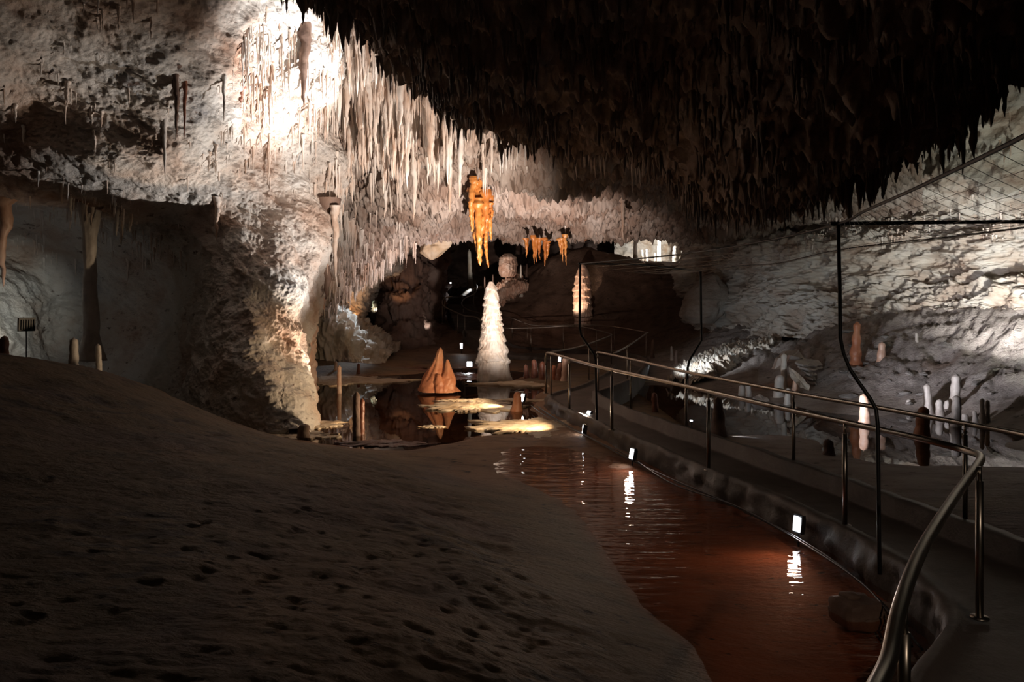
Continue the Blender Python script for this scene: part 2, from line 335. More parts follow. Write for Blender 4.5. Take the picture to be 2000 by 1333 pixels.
# ---- ground: one height field
FP = []
def fp(x, y, z): FP.append((x, y, z))
def fu(u, v, Y): fp(*P(u, v, Y))
for q in ((0, 694, 12), (-220, 672, 12.5), (150, 716, 12), (300, 762, 12.5), (450, 826, 13), (560, 862, 13.5)): fu(*q)
for q in ((-8, 15.5, .9), (-5.5, 15.3, -.2), (-6, 6, 1.15), (-3, 4, .95), (0, 1.5, .9), (-.4, 4, .62), (-2.4, 8, .68), (-.6, 8, .27), (-5, 9.5, 1.0), (-9, 6, 1.6), (-2.8, 11.5, .3), (-.9, 6, .5), (-1.5, 10.5, .22),
          (-3.7, 13.9, 0), (-2.15, 12.9, 0), (-.9, 11.4, .03), (-.1, 10.4, .03), (.4, 9.5, .02), (1.05, 6.6, .0), (1.35, 5.05, .0), (.85, 7.7, .02),
          (-4, 17.2, -.5), (-2, 15, -.3), (-3, 20, -.5), (-5, 24, -.4), (-2, 25, -.4), (0, 22, -.25), (-1.4, 17, -.3),
          (-.8, 13.0, .03), (-.55, 12.2, .03), (-.95, 13.8, .0), (.3, 15, -.012), (1, 14.2, .06), (.3, 13, -.015), (.2, 12, -.015), (1, 12.6, -.01), (-.6, 14.4, -.02), (.4, 17.8, .0),
          (1.1, 9.3, -.03), (2, 10, -.10), (2, 8, -.12), (2.3, 6, -.12), (1.8, 4.8, -.1), (1.3, 3, -.03), (1.5, 11.4, .0),
          (3, 9, .0), (4, 6, .0), (2.5, 12, .0), (2, 16, .05), (1.4, 18.5, .05), (5, 8, .12), (5, 10, .06), (4.2, 12, .06), (8, 8, .3), (10, 6, .6), (6.3, 11, .05), (8, 10.6, .1),
          (6, 13, -.08), (5, 15.6, -.1), (8, 12.6, -.1), (4.5, 17.5, -.1), (6.2, 16, -.1), (5.1, 13.9, .03), (3, 15, -.02), (3.4, 19, -.12), (4.6, 22, -.1),
          (5.4, 20.3, .0), (6.6, 18.6, 0), (8.0, 17.3, .05), (8.6, 13.0, .02), (8.4, 15.5, -.06), (9.2, 17, .0), (9.7, 15.6, .0), (7.6, 14.4, -.08), (7.2, 11.3, .05), (9.5, 11.6, .12), (4.9, 11.4, .06), (10.7, 15.0, .2), (9.9, 18, .35),
          (1.5, 22, .12), (.5, 24, .1), (.8, 20.6, .03), (2.4, 25, .12), (4, 28, .2), (3, 34, .2), (0, 32.5, .25), (.2, 29, .12), (-4.7, 21, -.1), (-5.4, 26, .1), (-3.4, 27, .05), (-1.5, 27.5, -.15), (-2.6, 30.5, .1), (-4.5, 29, .05), (-6.5, 30, .3),
          (-1, 35, .7), (-2.4, 36, 1.0), (-3, 38, 1.3), (-2, 42, 2.0), (-6, 36, .6), (-8, 40, 1), (-6, 45, 2),
          (3, 38.4, 1.3), (6, 37, 1.3), (9, 36, 1.9), (3.3, 43, 5.2), (6, 43, 4.9), (8, 43, 4.35), (10, 42, 3.9), (.2, 42, 3.2), (5, 47, 4.9), (9, 48, 4.8), (0, 50, 4.5), (12, 45, 3.5), (-8, 50, 2), (6.6, 32, .6),
          (-12, 12, 2.4), (-14, 6, 2.3), (-15, 20, 1.5), (-12, 20, .6), (-9, 18, .2), (-7, 16.5, .0), (-15, 30, 1), (18, 25, 3.4), (16, 15, 3), (14, 8, 1.8), (0, -4, 1), (-8, -4, 1.4), (8, -4, .8), (6, 2, .4), (3, 0, .5),
          (-18, 45, 2), (18, 45, 4), (0, 58, 4.5), (-6, 33, .3)): fp(*q)
for q in ((2000, 604, 20), (1850, 700, 19.4), (1700, 628, 23.6), (1700, 720, 20), (1550, 660, 27), (1550, 740, 21.5), (1900, 790, 16.6), (1400, 655, 30), (1400, 722, 24), (2050, 730, 16.5)): fu(*q)
FP = np.array(FP)
def tps_fit(Pn):
    n = len(Pn); d = np.linalg.norm(Pn[:, None, :2]-Pn[None, :, :2], axis=2)
    K = np.where(d > 0, d*d*np.log(d+1e-12), 0)+np.eye(n)*.02
    Q = np.c_[np.ones(n), Pn[:, :2]]
    A = np.block([[K, Q], [Q.T, np.zeros((3, 3))]])
    return np.linalg.solve(A, np.r_[Pn[:, 2], 0, 0, 0])
_w = tps_fit(FP)
def ground0(X, Y):
    q = np.c_[X, Y]; out = np.zeros(len(q))
    for s in range(0, len(q), 20000):
        c = q[s:s+20000]; d = np.linalg.norm(c[:, None]-FP[None, :, :2], axis=2)
        K = np.where(d > 0, d*d*np.log(d+1e-12), 0)
        out[s:s+20000] = K@_w[:-3]+_w[-3]+c@_w[-2:]
    return out
def sstep(a, b, x): t = np.clip((x-a)/(b-a), 0, 1); return t*t*(3-2*t)
def ground(X, Y):
    X = np.atleast_1d(np.asarray(X, float)); Y = np.atleast_1d(np.asarray(Y, float))
    z = ground0(X, Y); q = np.c_[X, Y, 0*X]
    dry = sstep(.02, .35, z)
    far = sstep(30, 40, Y)
    z = z+dry*(.05*fbm(q*.9, 3)+.010*ridged(q*np.array([1.6, 2.2, 1]), 4, .6)+.007*ridged(q*np.array([6, 9, 1]), 3, .7)-.06*np.clip(perlin(q*np.array([6, 11, 1])+5)-.28, 0, 1))
    z = z+(1-dry)*(.012*fbm(q*1.3+4, 4))+far*.25*ridged(q*.6, 4)
    sl = sstep(6.5, 8, X)*sstep(.15, .6, z)*(1-far)
    z = z+sl*(.16*ridged(q*.9+3, 4, .6)+.07*ridged(q*3.2, 3, .6))
    return z
def gz(x, y): return float(ground(x, y)[0])
ny, nx = 640, 620
yy = 1.2*np.exp(np.linspace(0, math.log(60/1.2), ny)); yy = np.r_[[-5, -3, -1.5, 0, .6], yy]; ny = len(yy)
ss = np.linspace(-1, 1, nx)
XX = np.empty((ny, nx)); YY = np.empty((ny, nx))
for i, y in enumerate(yy):
    hw = max(y, 0)*.86+4; XX[i] = ss*hw; YY[i] = y
ZZ = ground(XX.ravel(), YY.ravel())
V = np.c_[XX.ravel(), YY.ravel(), ZZ]
oF = mesh_np('floor', V, grid_faces(ny, nx), M['floor']); tag(oF, kind='structure')
x, y, z = V.T
q = np.c_[x, y, 0*x]
def mixc(C, c, f): return C*(1-f[:, None])+np.array(c)[None]*f[:, None]
C = np.tile(np.array([[.25, .185, .115]]), (len(x), 1))
n1 = fbm(q*.5, 3)
C = mixc(C, (.22, .16, .13), sstep(-.1, .5, n1))
C = mixc(C, (.33, .22, .13), sstep(.1, .6, fbm(q*.35+9, 3)))
dp = sstep(.05, .45, fbm(q*.55+31, 3))*sstep(-.05, .35, fbm(q*np.array([2.2, 4, 1])+7, 4, .65))*sstep(.1, .3, z)*(1-sstep(13, 15, y))
C = mixc(C, (.075, .058, .05), dp*.8)
C = mixc(C, (.42, .25, .155), sstep(9.3, 11, y)*(1-sstep(15.5, 17, y))*sstep(-1.6, -.4, x)*(1-sstep(1.6, 2.4, x))*(1-sstep(.06, .14, z)))
C = mixc(C, (.42, .16, .075), (1-sstep(-.03, .04, z))*sstep(.2, .8, x)*(1-sstep(3.2, 4.0, x))*(1-sstep(11.5, 12.5, y)))      # red bed of the stream
C = mixc(C, (.42, .24, .13), (1-sstep(-.02, .12, z))*sstep(12, 13.5, y)*(1-sstep(2.5, 3.2, x)))                                    # ochre pool bed
C = mixc(C, (.42, .37, .34), sstep(3.6, 4.4, x)*sstep(8, 11, y)*(1-sstep(28, 31, y)))
C = mixc(C, (.48, .44, .42), sstep(6.5, 8, x)*sstep(.1, .5, z)*(1-sstep(30, 33, y)))
C = mixc(C, (.45, .24, .14), sstep(.25, .7, perlin(q*.45+2))*sstep(5.5, 7, x)*(1-sstep(26, 30, y)))
C = mixc(C, (.30, .20, .15), sstep(30, 34, y))
set_col(oF, C)

# ------------------------------------------------------------------ water
def sheet(name, x0, x1, y0, y1, z, mat, label, cat):
    o = mesh_np(name, [(x0, y0, z), (x1, y0, z), (x1, y1, z), (x0, y1, z)], [(0, 1, 2, 3)], mat, False)
    tag(o, label, cat, kind='stuff'); return o
def pond(name, pts, z, mat, label):
    o = mesh_np(name, [(x, y, z) for x, y in pts], [list(range(len(pts)))], mat, False)
    tag(o, label, 'water', kind='stuff')
seam = [(-.55, 9.0), (-.9, 11.2), (-.45, 12.2), (-.95, 13), (-.85, 14.2), (.2, 14.9), (1.8, 15.2), (2.4, 15.2)]
pond('pool_water', [(-7.5, 9.0)]+seam+[(2.4, 31), (-7.5, 31)], 0, M['pool'], 'calm mirror-like pool water between the pink wall and the terracotta cone')
pond('stream_water', [(-.55, 1.5), (3.4, 1.5), (3.4, 15.2)]+seam[::-1], .002, M['stream'], 'shallow rippled red stream water beside the concrete walkway')
sheet('shallow_water', 3.45, 13.0, 10.2, 25, .001, M['pool'], 'thin sheet of water below the grey slope on the right', 'water')

# ------------------------------------------------------------------ shape builders
def tube(pts, r, seg=8, caps=True, closed=False):
    pts = np.asarray(pts, float); n = len(pts)
    T = np.gradient(pts, axis=0); T /= np.linalg.norm(T, axis=1)[:, None]+1e-9
    ref = np.array([0, 0, 1.0]) if abs(T[0][2]) < .9 else np.array([1.0, 0, 0])
    rr_ = np.broadcast_to(np.asarray(r, float), (n,))
    V = []; u = np.cross(T[0], ref); u /= np.linalg.norm(u)
    for i in range(n):
        u = u-T[i]*(u@T[i]); u /= np.linalg.norm(u)+1e-9; v = np.cross(T[i], u)
        for k in range(seg):
            a = 2*math.pi*k/seg
            V.append(pts[i]+rr_[i]*(math.cos(a)*u+math.sin(a)*v))
    Fc = grid_faces(n, seg, 0, True).tolist()
    if caps: Fc += [list(range(seg))[::-1], [(n-1)*seg+k for k in range(seg)]]
    return np.array(V), Fc
def smooth_path(pts, k=8):
    pts = np.asarray(pts, float)
    return catmull(pts, np.linspace(0, len(pts)-1, (len(pts)-1)*k+1))
def merge(parts):
    V = []; Fc = []; o = 0
    for v, f in parts:
        V.append(np.asarray(v, float)); Fc += [[i+o for i in q] for q in (f if isinstance(f, list) else f.tolist())]; o += len(v)
    return np.concatenate(V), Fc
def box(c, s, R=None):
    sx, sy, sz = s[0]/2, s[1]/2, s[2]/2
    V = np.array([(x, y, z) for x in (-sx, sx) for y in (-sy, sy) for z in (-sz, sz)])
    if R is not None: V = V@np.array(R).T
    return V+np.array(c), [[0, 1, 3, 2], [4, 6, 7, 5], [0, 4, 5, 1], [2, 3, 7, 6], [0, 2, 6, 4], [1, 5, 7, 3]]
def bevel(o, wd=.01, seg=2):
    m = o.modifiers.new('bevel', 'BEVEL'); m.width = wd; m.segments = seg; m.limit_method = 'ANGLE'
def lathe(prof, seg=28, rings=70, wob=.06, nf=4, flute=0, nfl=13, lean=(0, 0), seed=0, oval=1.0, knob=0):
    """prof: (height, radius) pairs from base up; returns verts, faces around the origin"""
    prof = np.array(prof, float); h = np.linspace(prof[0, 0], prof[-1, 0], rings)
    r = np.interp(h, prof[:, 0], prof[:, 1]); a = np.linspace(0, 2*math.pi, seg, endpoint=False)
    Hh, A = np.meshgrid(h, a, indexing='ij'); R = np.repeat(r[:, None], seg, 1)
    H = max(prof[-1, 0]-prof[0, 0], 1e-3); rm = prof[:, 1].max()
    q = np.stack([np.cos(A)*rm, np.sin(A)*rm, Hh], -1).reshape(-1, 3)
    nz = fbm(q*nf/(rm*4)+seed*7.7, 4).reshape(R.shape)
    R = R*(1+wob*nz)
    if knob: R = R*(1+knob*ridged(q*nf*1.7/(rm*4)*np.array([1, 1, .6])+seed, 3).reshape(R.shape))
    if flute:
        R = R*(1+flute*np.abs(np.sin(nfl*A/2+2*fbm(q*1.2+seed, 2).reshape(R.shape)))-flute*.5)
    t = (Hh-prof[0, 0])/H
    X = np.cos(A)*R+lean[0]*t**1.5+rm*.12*np.sin(3*t+seed); Y = np.sin(A)*R*oval+lean[1]*t**1.5
    V = np.stack([X, Y, Hh], -1).reshape(-1, 3)
    Fc = grid_faces(rings, seg, 0, True).tolist()
    V = np.r_[V, [[X[-1].mean(), Y[-1].mean(), h[-1]+r[-1]*.5], [0, 0, h[0]]]]
    b = (rings-1)*seg; n = len(V)
    Fc += [[b+k, b+(k+1) % seg, n-2] for k in range(seg)]+[[(k+1) % seg, k, n-1] for k in range(seg)]
    return V, Fc
def smooth_top(H, rb, rt, flare=1.35, tip=.75, n=16, bumps=0, seed=0):
    rs = random.Random(seed); out = []
    for i in range(n+1):
        t = i/n; r = rb+(rt-rb)*t
        r *= 1+(flare-1)*math.exp(-t*9)
        if t > 1-.28*rt/max(H, .01)*2.2: pass
        e = (1-t)*H/(rt*1.0)
        if e < 1: r *= math.sqrt(max(0, 1-(1-e)**2))*1.0
        if bumps: r *= 1+bumps*math.sin(t*H/rb*3.1+seed)+bumps*.6*rs.uniform(-1, 1)
        out.append((t*H, max(r, .004)))
    return out
def stalag(u, vt, vb, Y, wpx, mat, label, name='stalagmite', top=.55, flare=1.35, bumps=.05, seed=1, group=None, wob=.10, lean=(0, 0), sink=.04, cat='stalagmite', knob=.03, flute=0):
    x, y, z = P(u, vb, Y); g = gz(x, y)
    zb = min(z, g)-sink; H = (vb-vt)*Y/F+z-zb; rb = wpx*Y/F/2
    v, f = lathe(smooth_top(H, rb, rb*top, flare, seed=seed, bumps=bumps), 24, 48, wob, 3, flute, 11, lean, seed, 1, knob)
    o = mesh_np(name, v, f, M[mat]); o.location = (x, y, zb)
    if abs(z-g) > .25: print('STALAG', label[:30], 'z', round(z, 2), 'ground', round(g, 2))
    return tag(o, label, cat, group)

# ------------------------------------------------------------------ lamps
def lamp(u, v, Y, aim, label, w=.11, h=.17, lens='lens', pos=None, stake=.12, light=None):
    loc = Vector(pos if pos else P(u, v, Y))
    d = (Vector(aim)-loc).normalized(); q = d.to_track_quat('-Y', 'Z'); R = np.array(q.to_matrix())
    t = empty('floodlight', loc, label, 'lamp')
    def part(nm, pieces, mat, bv=.004):
        vv, ff = merge(pieces); o = mesh_np(nm, vv@R.T, ff, M[mat], False, t); bevel(o, bv, 1); return o
    part('housing', [box((0, .03, 0), (w+.02, .05, h+.02))]+[box((x, .065, 0), (.006, .03, h*.8)) for x in np.linspace(-w*.4, w*.4, 6)], 'housing')
    part('lens', [box((0, .001, 0), (w*.86, .006, h*.88))], lens, .002)
    br_ = part('bracket', [box((-w/2-.016, .03, -.01), (.006, .02, h*.7)), box((w/2+.016, .03, -.01), (.006, .02, h*.7)), box((0, .03, -h*.37), (w+.04, .02, .006))], 'housing', .001)
    g = gz(loc.x, loc.y); zb = min(g, loc.z-h*.5)-.02-loc.z
    p = np.array((0, .03, -h*.37))@R.T
    vv, ff = tube([(p[0], p[1], p[2]), (p[0], p[1], max(zb, p[2]-.6))], .012, 6); mesh_np('stake', vv, ff, M['housing'], True, t)
    return t
def lamp_with(u, v, Y, aim, label, **k): return lamp(u, v, Y, aim, label, **k)

# ------------------------------------------------------------------ walkway
WL = [(.5, .2), (.9, 1.6), (1.5, 3.0), (2.25, 4.4), (3.1, 5.45), (3.28, 6.5), (3.22, 7.6), (2.95, 9), (2.55, 10.3), (2.12, 12), (1.7, 13.5), (1.14, 15.9), (.84, 17.9), (1.1, 18.9), (1.8, 20.3), (2.6, 22.8), (3.2, 25), (3.55, 27.2), (3.3, 28.3), (2.4, 29.6), (1, 30.6), (-.3, 31.4), (-1.4, 32.6), (-2.2, 34.4)]
WR = [(3.4, -.6), (4.0, .6), (4.5, 2.4), (4.8, 4.2), (4.72, 5.8), (4.5, 6.7), (4.28, 7.5), (4.0, 8.9), (3.67, 10.1), (3.3, 11.5), (2.88, 12.8), (2.35, 14.7), (2.0, 17.3), (2.3, 18.2), (3.2, 20.4), (4.0, 23.3), (4.6, 25.8), (5.0, 28.4), (4.7, 31), (3.3, 33.4), (1.4, 34.2), (.2, 34.4), (-.6, 35.4), (-1.2, 37)]
WZ = [.3]*19+[.3, .32, .42, .8, 1.25]
kW = 20
wl_ = smooth_path(np.c_[WL, WZ], kW); wr_ = smooth_path(np.c_[WR, WZ], kW)
def offs(p, q, d):      # point moved from edge p towards edge q by d
    a = q-p; a = a/(np.linalg.norm(a, axis=1)[:, None]+1e-9); return p+a*d
sec = []
up = np.array([0, 0, 1.0])
kerb_h = .14
cl = [wl_-up*h_-(offs(wl_, wr_, .05+.12*h_)-wl_) for h_ in (.75, .55, .42, .34, .27, .2, .13, .06)]+[ wl_*1.0, offs(wl_, wr_, .10), offs(wl_, wr_, .13)-up*.05]
n_in = 9
inner = [offs(wl_, wr_, .13)*(1-t)+offs(wr_, wl_, .20)*t-up*.05 for t in np.linspace(0, 1, n_in)][1:]
cr_ = [offs(wr_, wl_, .18)+up*kerb_h, offs(wr_, wl_, .02)+up*kerb_h, wr_-up*.75-(offs(wr_, wl_, .08)-wr_)]
S = np.stack(cl+inner+cr_, 1)
q = S.reshape(-1, 3).copy(); side = np.zeros(S.shape[:2]); side[:, :8] = 1; side = side.reshape(-1)
q[:, :2] += (side*.05*ridged(q*np.array([1.8, 1.8, 5]), 4, .6))[:, None]*np.array([1, .3])
q += (.018*fbm(q*2.2, 3)[:, None]+.008*fbm(q*8, 2)[:, None])*np.array([1, 1, .8])
o = mesh_np('walkway', q, grid_faces(S.shape[0], S.shape[1]), M['concrete'], True)
tag(o, kind='structure')
# short flight of steps leading off to the back left
def steps(cx, cy, z0, n, w_, dep, rise, dx, dy):
    ps = []
    L_ = math.hypot(dx, dy); dx /= L_; dy /= L_; R = np.array([[dy, dx, 0], [-dx, dy, 0], [0, 0, 1]])
    for i in range(n):
        ps.append(box((cx+dx*dep*i, cy+dy*dep*i, z0+rise*(i+.5)-.35), (w_, dep*1.05, rise+.7), R))
    return merge(ps)
v, f = steps(-2.0, 36.3, 1.2, 9, 1.4, .38, .13, -.2, 1)
tag(mesh_np('steps', v, f, M['concrete'], False), 'grey concrete steps climbing behind the two curved handrails', 'steps')

# ------------------------------------------------------------------ handrails
RH = 1.03
def railing(label, pts, posts, r=.021, pr=.017, name='handrail', kz=8, drop=None, post_mat='steel'):
    """pts: rail points; posts: (x,y,ztop,zbase)"""
    path = smooth_path(pts, kz)
    base = path.mean(0); base[2] = path[:, 2].min()-RH
    t = empty(name, base, label, 'handrail')
    v, f = tube(path-base, r, 12); mesh_np('rail', v, f, M['steel'], True, t)
    for (x, y, zt, zb) in posts:
        b = np.array([x, y, 0])
        ps = [tube(np.array([(x, y, zb), (x, y, zt-.10)])-base, pr, 10), tube(np.array([(x, y, zt-.11), (x, y, zt-.0)])-base, pr*.55, 8),
              tube(np.array([(x, y, zb), (x, y, zb+.012)])-base, pr*2.4, 12)]
        v, f = merge(ps); mesh_np('post', v, f, M[post_mat], True, t)
    return t
zr = 1.33
near_l = [P(1735, 1290, 2.65), P(1758, 1185, 3.05), P(1800, 1075, 3.7), P(1862, 975, 4.7), P(1905, 915, 5.5), P(1915, 893, 5.95), P(1888, 881, 6.35), P(1800, 858, 6.75), P(1650, 825, 7.7), P(1550, 803, 8.5), P(1384, 765, 10.2), P(1250, 735, 12.4), P(1165, 716, 14.2), P(1105, 699, 16.4), P(1073, 690, 17.8), P(1067, 694, 18.0), P(1066, 708, 18.0)]
near_l = [P(1672, 1450, 2.0), P(1698, 1370, 2.3)]+near_l
pl = []
for (u, v, vb, Y) in ((1766, 1190, 1420, 3.25), (1913, 912, 1200, 5.42), (1650, 828, 1022, 7.6), (1384, 768, 915, 10.2), (1195, 724, 837, 13.3), (1112, 702, 797, 15.9), (1066, 705, 766, 18.0)):
    x, y, zt = P(u, v, Y); pl.append((x, y, zt, P(u, vb, Y)[2]-.03))
railing('near steel handrail curving down towards the viewer at the bottom right, on the pool side', near_l, pl, r=.030, pr=.026)
near_r = [(4.35, 1.6, 1.33), (4.6, 3.2, 1.33), P(2300, 925, 5.1), P(2130, 880, 5.9), P(2000, 850, 6.75), P(1885, 828, 7.4), P(1700, 794, 8.7), P(1550, 768, 10), P(1340, 727, 12.8), P(1236, 703, 15.5), P(1172, 689, 17.7), P(1167, 691, 17.8)]
pr_ = []
for (u, v, vb, Y) in ((1885, 829, 1040, 7.35), (1550, 770, 920, 10.0), (1340, 729, 852, 12.8), (1232, 705, 800, 15.2), (1168, 692, 775, 17.7), (2130, 882, 1160, 5.9)):
    x, y, zt = P(u, v, Y); pr_.append((x, y, zt, P(u, vb, Y)[2]-.03))
railing('straight steel handrail along the far side of the walkway, facing the right-hand pool', near_r, pr_, r=.026, pr=.022)
def auto_posts(path, idx, drop=1.03):
    return [(path[i][0], path[i][1], path[i][2], path[i][2]-drop) for i in idx]
inn = [P(1076, 688, 18.1), P(1118, 681, 19.6), P(1150, 672, 21.9), P(1180, 661, 25.2), P(1194, 655, 27.2), P(1190, 652, 28.2), P(1165, 645, 30), P(1135, 639, 32.4), P(1100, 638, 33.0), P(1037, 641, 33), P(985, 641, 33), P(950, 633, 32.4), P(935, 622, 32.2)]
railing('thin inner handrail of the walkway bend, coming back to a pointed corner', inn, auto_posts(inn, (0, 2, 4, 6, 8, 9, 10)), .022, .018, kz=6)
out_ = [P(1200, 690, 18.6), P(1225, 677, 21.2), P(1262, 652, 28.4), P(1258, 649, 29.5), P(1200, 639, 34), P(1140, 635, 35.5), P(1060, 637, 36), P(1030, 633, 36), P(1000, 622, 36), P(975, 619, 36.5), P(943, 612, 37)]
railing('outer handrail of the walkway bend with the sharp right-hand corner', out_, auto_posts(out_, (1, 2, 4, 5, 7, 8)), .022, .018, kz=6)
st1 = [P(939, 628, 32.3), P(930, 620, 33), P(908, 617, 34), P(892, 611, 35), P(871, 601, 36), P(864, 592, 37), P(868, 583, 38), P(884, 579, 39)]
railing('left curved stair handrail sweeping round behind the tall white column', st1, [(*P(u, v, Y)[:2], P(u, v, Y)[2], P(u, v, Y)[2]-.95) for u, v, Y in ((939, 630, 32.3), (908, 617, 34), (894, 612, 35), (864, 594, 37), (868, 583, 38))], .03, .02)
st2 = [P(945, 613, 36.9), P(918, 607, 37.5), P(905, 600, 38), P(902, 592, 39), P(908, 583, 40), P(925, 575, 41), P(932, 562, 41.6), P(926, 545, 42)]
railing('right curved stair handrail beside the brightly lit stair edge', st2, [(*P(u, v, Y)[:2], P(u, v, Y)[2], P(u, v, Y)[2]-.95) for u, v, Y in ((905, 600, 38), (903, 590, 39.2), (925, 575, 41), (926, 546, 42))], .03, .02)
# balustrade on the upper landing
bal = [P(843, 545, 43), P(896, 544, 43)]
t = railing('small rectangular balustrade on the dark upper landing, left of the stairs', [bal[0], P(870, 544.5, 43), bal[1]], [(*P(u, 545, 43)[:2], P(u, 545, 43)[2], P(u, 578, 43)[2]) for u in (843, 851, 858, 866, 874, 882, 896)], .02, .014)
v, f = merge([box(P(870, 581, 43.3), (2.0, 1.2, .12)), box(P(914, 580, 41.5), (1.05, 1.0, .10))])
tag(mesh_np('landing', v, f, M['concrete'], False), 'grey concrete landing under the small balustrade', 'landing')
v, f = merge([tube(smooth_path([P(902, 580, 41), P(912, 571, 41.6), P(925, 565, 42.3), P(940, 562, 43)]), .10, 8)])
tag(mesh_np('stair_edge', v, f, M['white'], True), 'bright white curved stair edge lit from beside the handrail', 'stair edge')

# ------------------------------------------------------------------ overhead net frame
def bent(pts): return smooth_path(pts, 5)
t = empty('net_frame', (3.1, 6.6, .2), 'black tubular frame carrying the safety net above the walkway, with bent upright posts', 'net frame')
def child(nm, vf, mat, par, smooth=True, base=(3.1, 6.6, .2)):
    return mesh_np(nm, vf[0]-np.array(base), vf[1], M[mat], smooth, par)
def poly(pts, k=3):
    pts = np.array(pts, float); out = []
    for a, b in zip(pts[:-1], pts[1:]):
        for i in range(k): out.append(a+(b-a)*i/k)
    out.append(pts[-1]); return np.array(out)
child('post', tube(poly([P(1637, 436, 6.9), P(1640, 560, 6.9), P(1641, 660, 6.8), P(1647, 690, 6.75), P(1660, 722, 6.7), P(1700, 780, 6.6), P(1711, 800, 6.58), P(1714, 830, 6.55), P(1718, 1122, 6.5)]), .017, 10), 'black', t)
child('post', tube(poly([P(1133, 515, 14.5), P(1132, 640, 14.5), P(1135, 655, 14.5), P(1160, 692, 14.6), P(1163, 705, 14.6), P(1166, 842, 14.6)]), .022, 8), 'black', t)
child('post', tube(poly([P(1368, 530, 17.5), P(1370, 665, 17.5), P(1346, 705, 17.3), P(1343, 720, 17.3), P(1342, 790, 17.2)]), .028, 8), 'black', t)
child('crossbar', tube(poly([P(1622, 437, 6.9), P(1800, 435, 6.95), P(2140, 432, 7.0)]), .017, 10), 'black', t)
child('crossbar', tube(poly([P(1130, 515, 14.5), P(1250, 517, 16), P(1370, 530, 17.5)]), .018, 8), 'black', t)
eL = [P(2240, 130, 2.4), P(2000, 266, 3.3), P(1800, 363, 4.6), P(1690, 412, 5.9), P(1637, 437, 6.9), P(1500, 470, 8.8), P(1330, 497, 11.2), P(1133, 516, 14.5)]
eR = [P(2700, 330, 5.2), P(2400, 390, 6.0), P(2100, 432, 6.9), P(1860, 462, 8.2), P(1640, 488, 10.2), P(1520, 514, 13.5), P(1440, 520, 15.5), P(1368, 530, 17.5)]
eLs = smooth_path(eL, 8); eRs = smooth_path(eR, 8)
child('edge_tube', tube(eLs, .012, 8), 'black', t); child('edge_rope', tube(eRs, .008, 6), 'black', t)
net = []
m_ = len(eLs)
for k in range(1, 9):
    s = k/9; net.append(tube(eLs*(1-s)+eRs*s-up*np.array(.12*math.sin(math.pi*s)), .0022, 3, False))
for i in range(0, m_, 1):
    a, b = eLs[i], eRs[i]; net.append(tube([a*(1-s)+b*s-up*.12*math.sin(math.pi*s) for s in np.linspace(0, 1, 9)], .002, 3, False))
child('net', merge(net), 'steel', t)['label'] = 'thin wire safety net'

# ------------------------------------------------------------------ columns and stalagmites
def tiered(H, prof, tiers, lip=.16, seg=72, rings=200, seed=3, flute=.05, nfl=22, lean=(0, 0)):
    """column built of stacked drip tiers with fringed lips; prof (t, r)"""
    prof = np.array(prof, float); h = np.linspace(0, H, rings); t_ = h/H
    r = np.interp(t_, prof[:, 0], prof[:, 1]); a = np.linspace(0, 2*math.pi, seg, endpoint=False)
    Hh, A = np.meshgrid(h, a, indexing='ij'); rm = prof[:, 1].max()
    q = np.stack([np.cos(A)*rm, np.sin(A)*rm, Hh], -1).reshape(-1, 3)
    lo = fbm(q*1.6+seed, 2).reshape(Hh.shape)
    fr = .055*np.sin(A*nfl/2+3*lo)+.03*np.sin(A*nfl*1.1+seed)
    ph = (np.interp(t_, np.linspace(0, 1, len(tiers)), tiers)[:, None]+.35*lo+fr*1.1)
    saw = ph-np.floor(ph)                       # 0 just above a lip, 1 just under the next
    tier = np.floor(ph); ang = perlin(np.stack([np.cos(A)*1.3, np.sin(A)*1.3, tier*3.7+seed], -1).reshape(-1, 3)).reshape(Hh.shape)
    amp = np.clip(.6+1.1*ang, .1, 1.3)
    bulge = lip*amp*((1-saw)**1.2*np.clip(saw*6, 0, 1)-.35)
    fl_ = flute*np.sin(A*nfl+4*lo)*np.clip(saw*4, 0, 1)*(1-.5*saw)
    R = r[:, None]*(1+bulge+fl_+.10*fbm(q*3+seed, 4).reshape(Hh.shape)+.08*perlin(q*1.1+seed).reshape(Hh.shape))
    X = np.cos(A)*R+lean[0]*Hh/H; Y = np.sin(A)*R+lean[1]*Hh/H
    V = np.stack([X, Y, Hh], -1).reshape(-1, 3); n = len(V)
    V = np.r_[V, [[lean[0], lean[1], H+.02], [0, 0, 0]]]; b = (rings-1)*seg
    Fc = grid_faces(rings, seg, 0, True).tolist()+[[b+k, b+(k+1) % seg, n] for k in range(seg)]+[[(k+1) % seg, k, n+1] for k in range(seg)]
    return V, Fc
Yc = 24.0; px = Yc/F
v, f = tiered(196*px, [(0, 31*px), (.12, 31*px), (.3, 30*px), (.36, 25*px), (.5, 21*px), (.62, 18*px), (.75, 16*px), (.88, 13*px), (.95, 9*px), (1, 4*px)], [0, .8, 2.1, 4.2, 6.8, 9.3, 11], .36, seed=5, nfl=24, lean=(-6*px, 0))
o = mesh_np('stalagmite_column', v, f, M['white']); o.location = P(965, 745, Yc); o.location.z -= .03
tag(o, 'tallest white tiered stalagmite column standing at the back edge of the pool', 'stalagmite')
Yc = 38.0; px = Yc/F
v, f = tiered(122*px, [(0, 14*px), (.15, 18*px), (.35, 17.5*px), (.6, 17*px), (.8, 13*px), (.93, 8*px), (1, 3*px)], [0, 1.6, 3.5, 5.4, 7.2, 8], .3, seed=9, nfl=26)
o = mesh_np('stalagmite_column', v, f, M['pink']); o.location = P(1138, 637, Yc)
tag(o, 'peach-coloured pinecone-shaped stalagmite standing alone against the dark back slope', 'stalagmite')
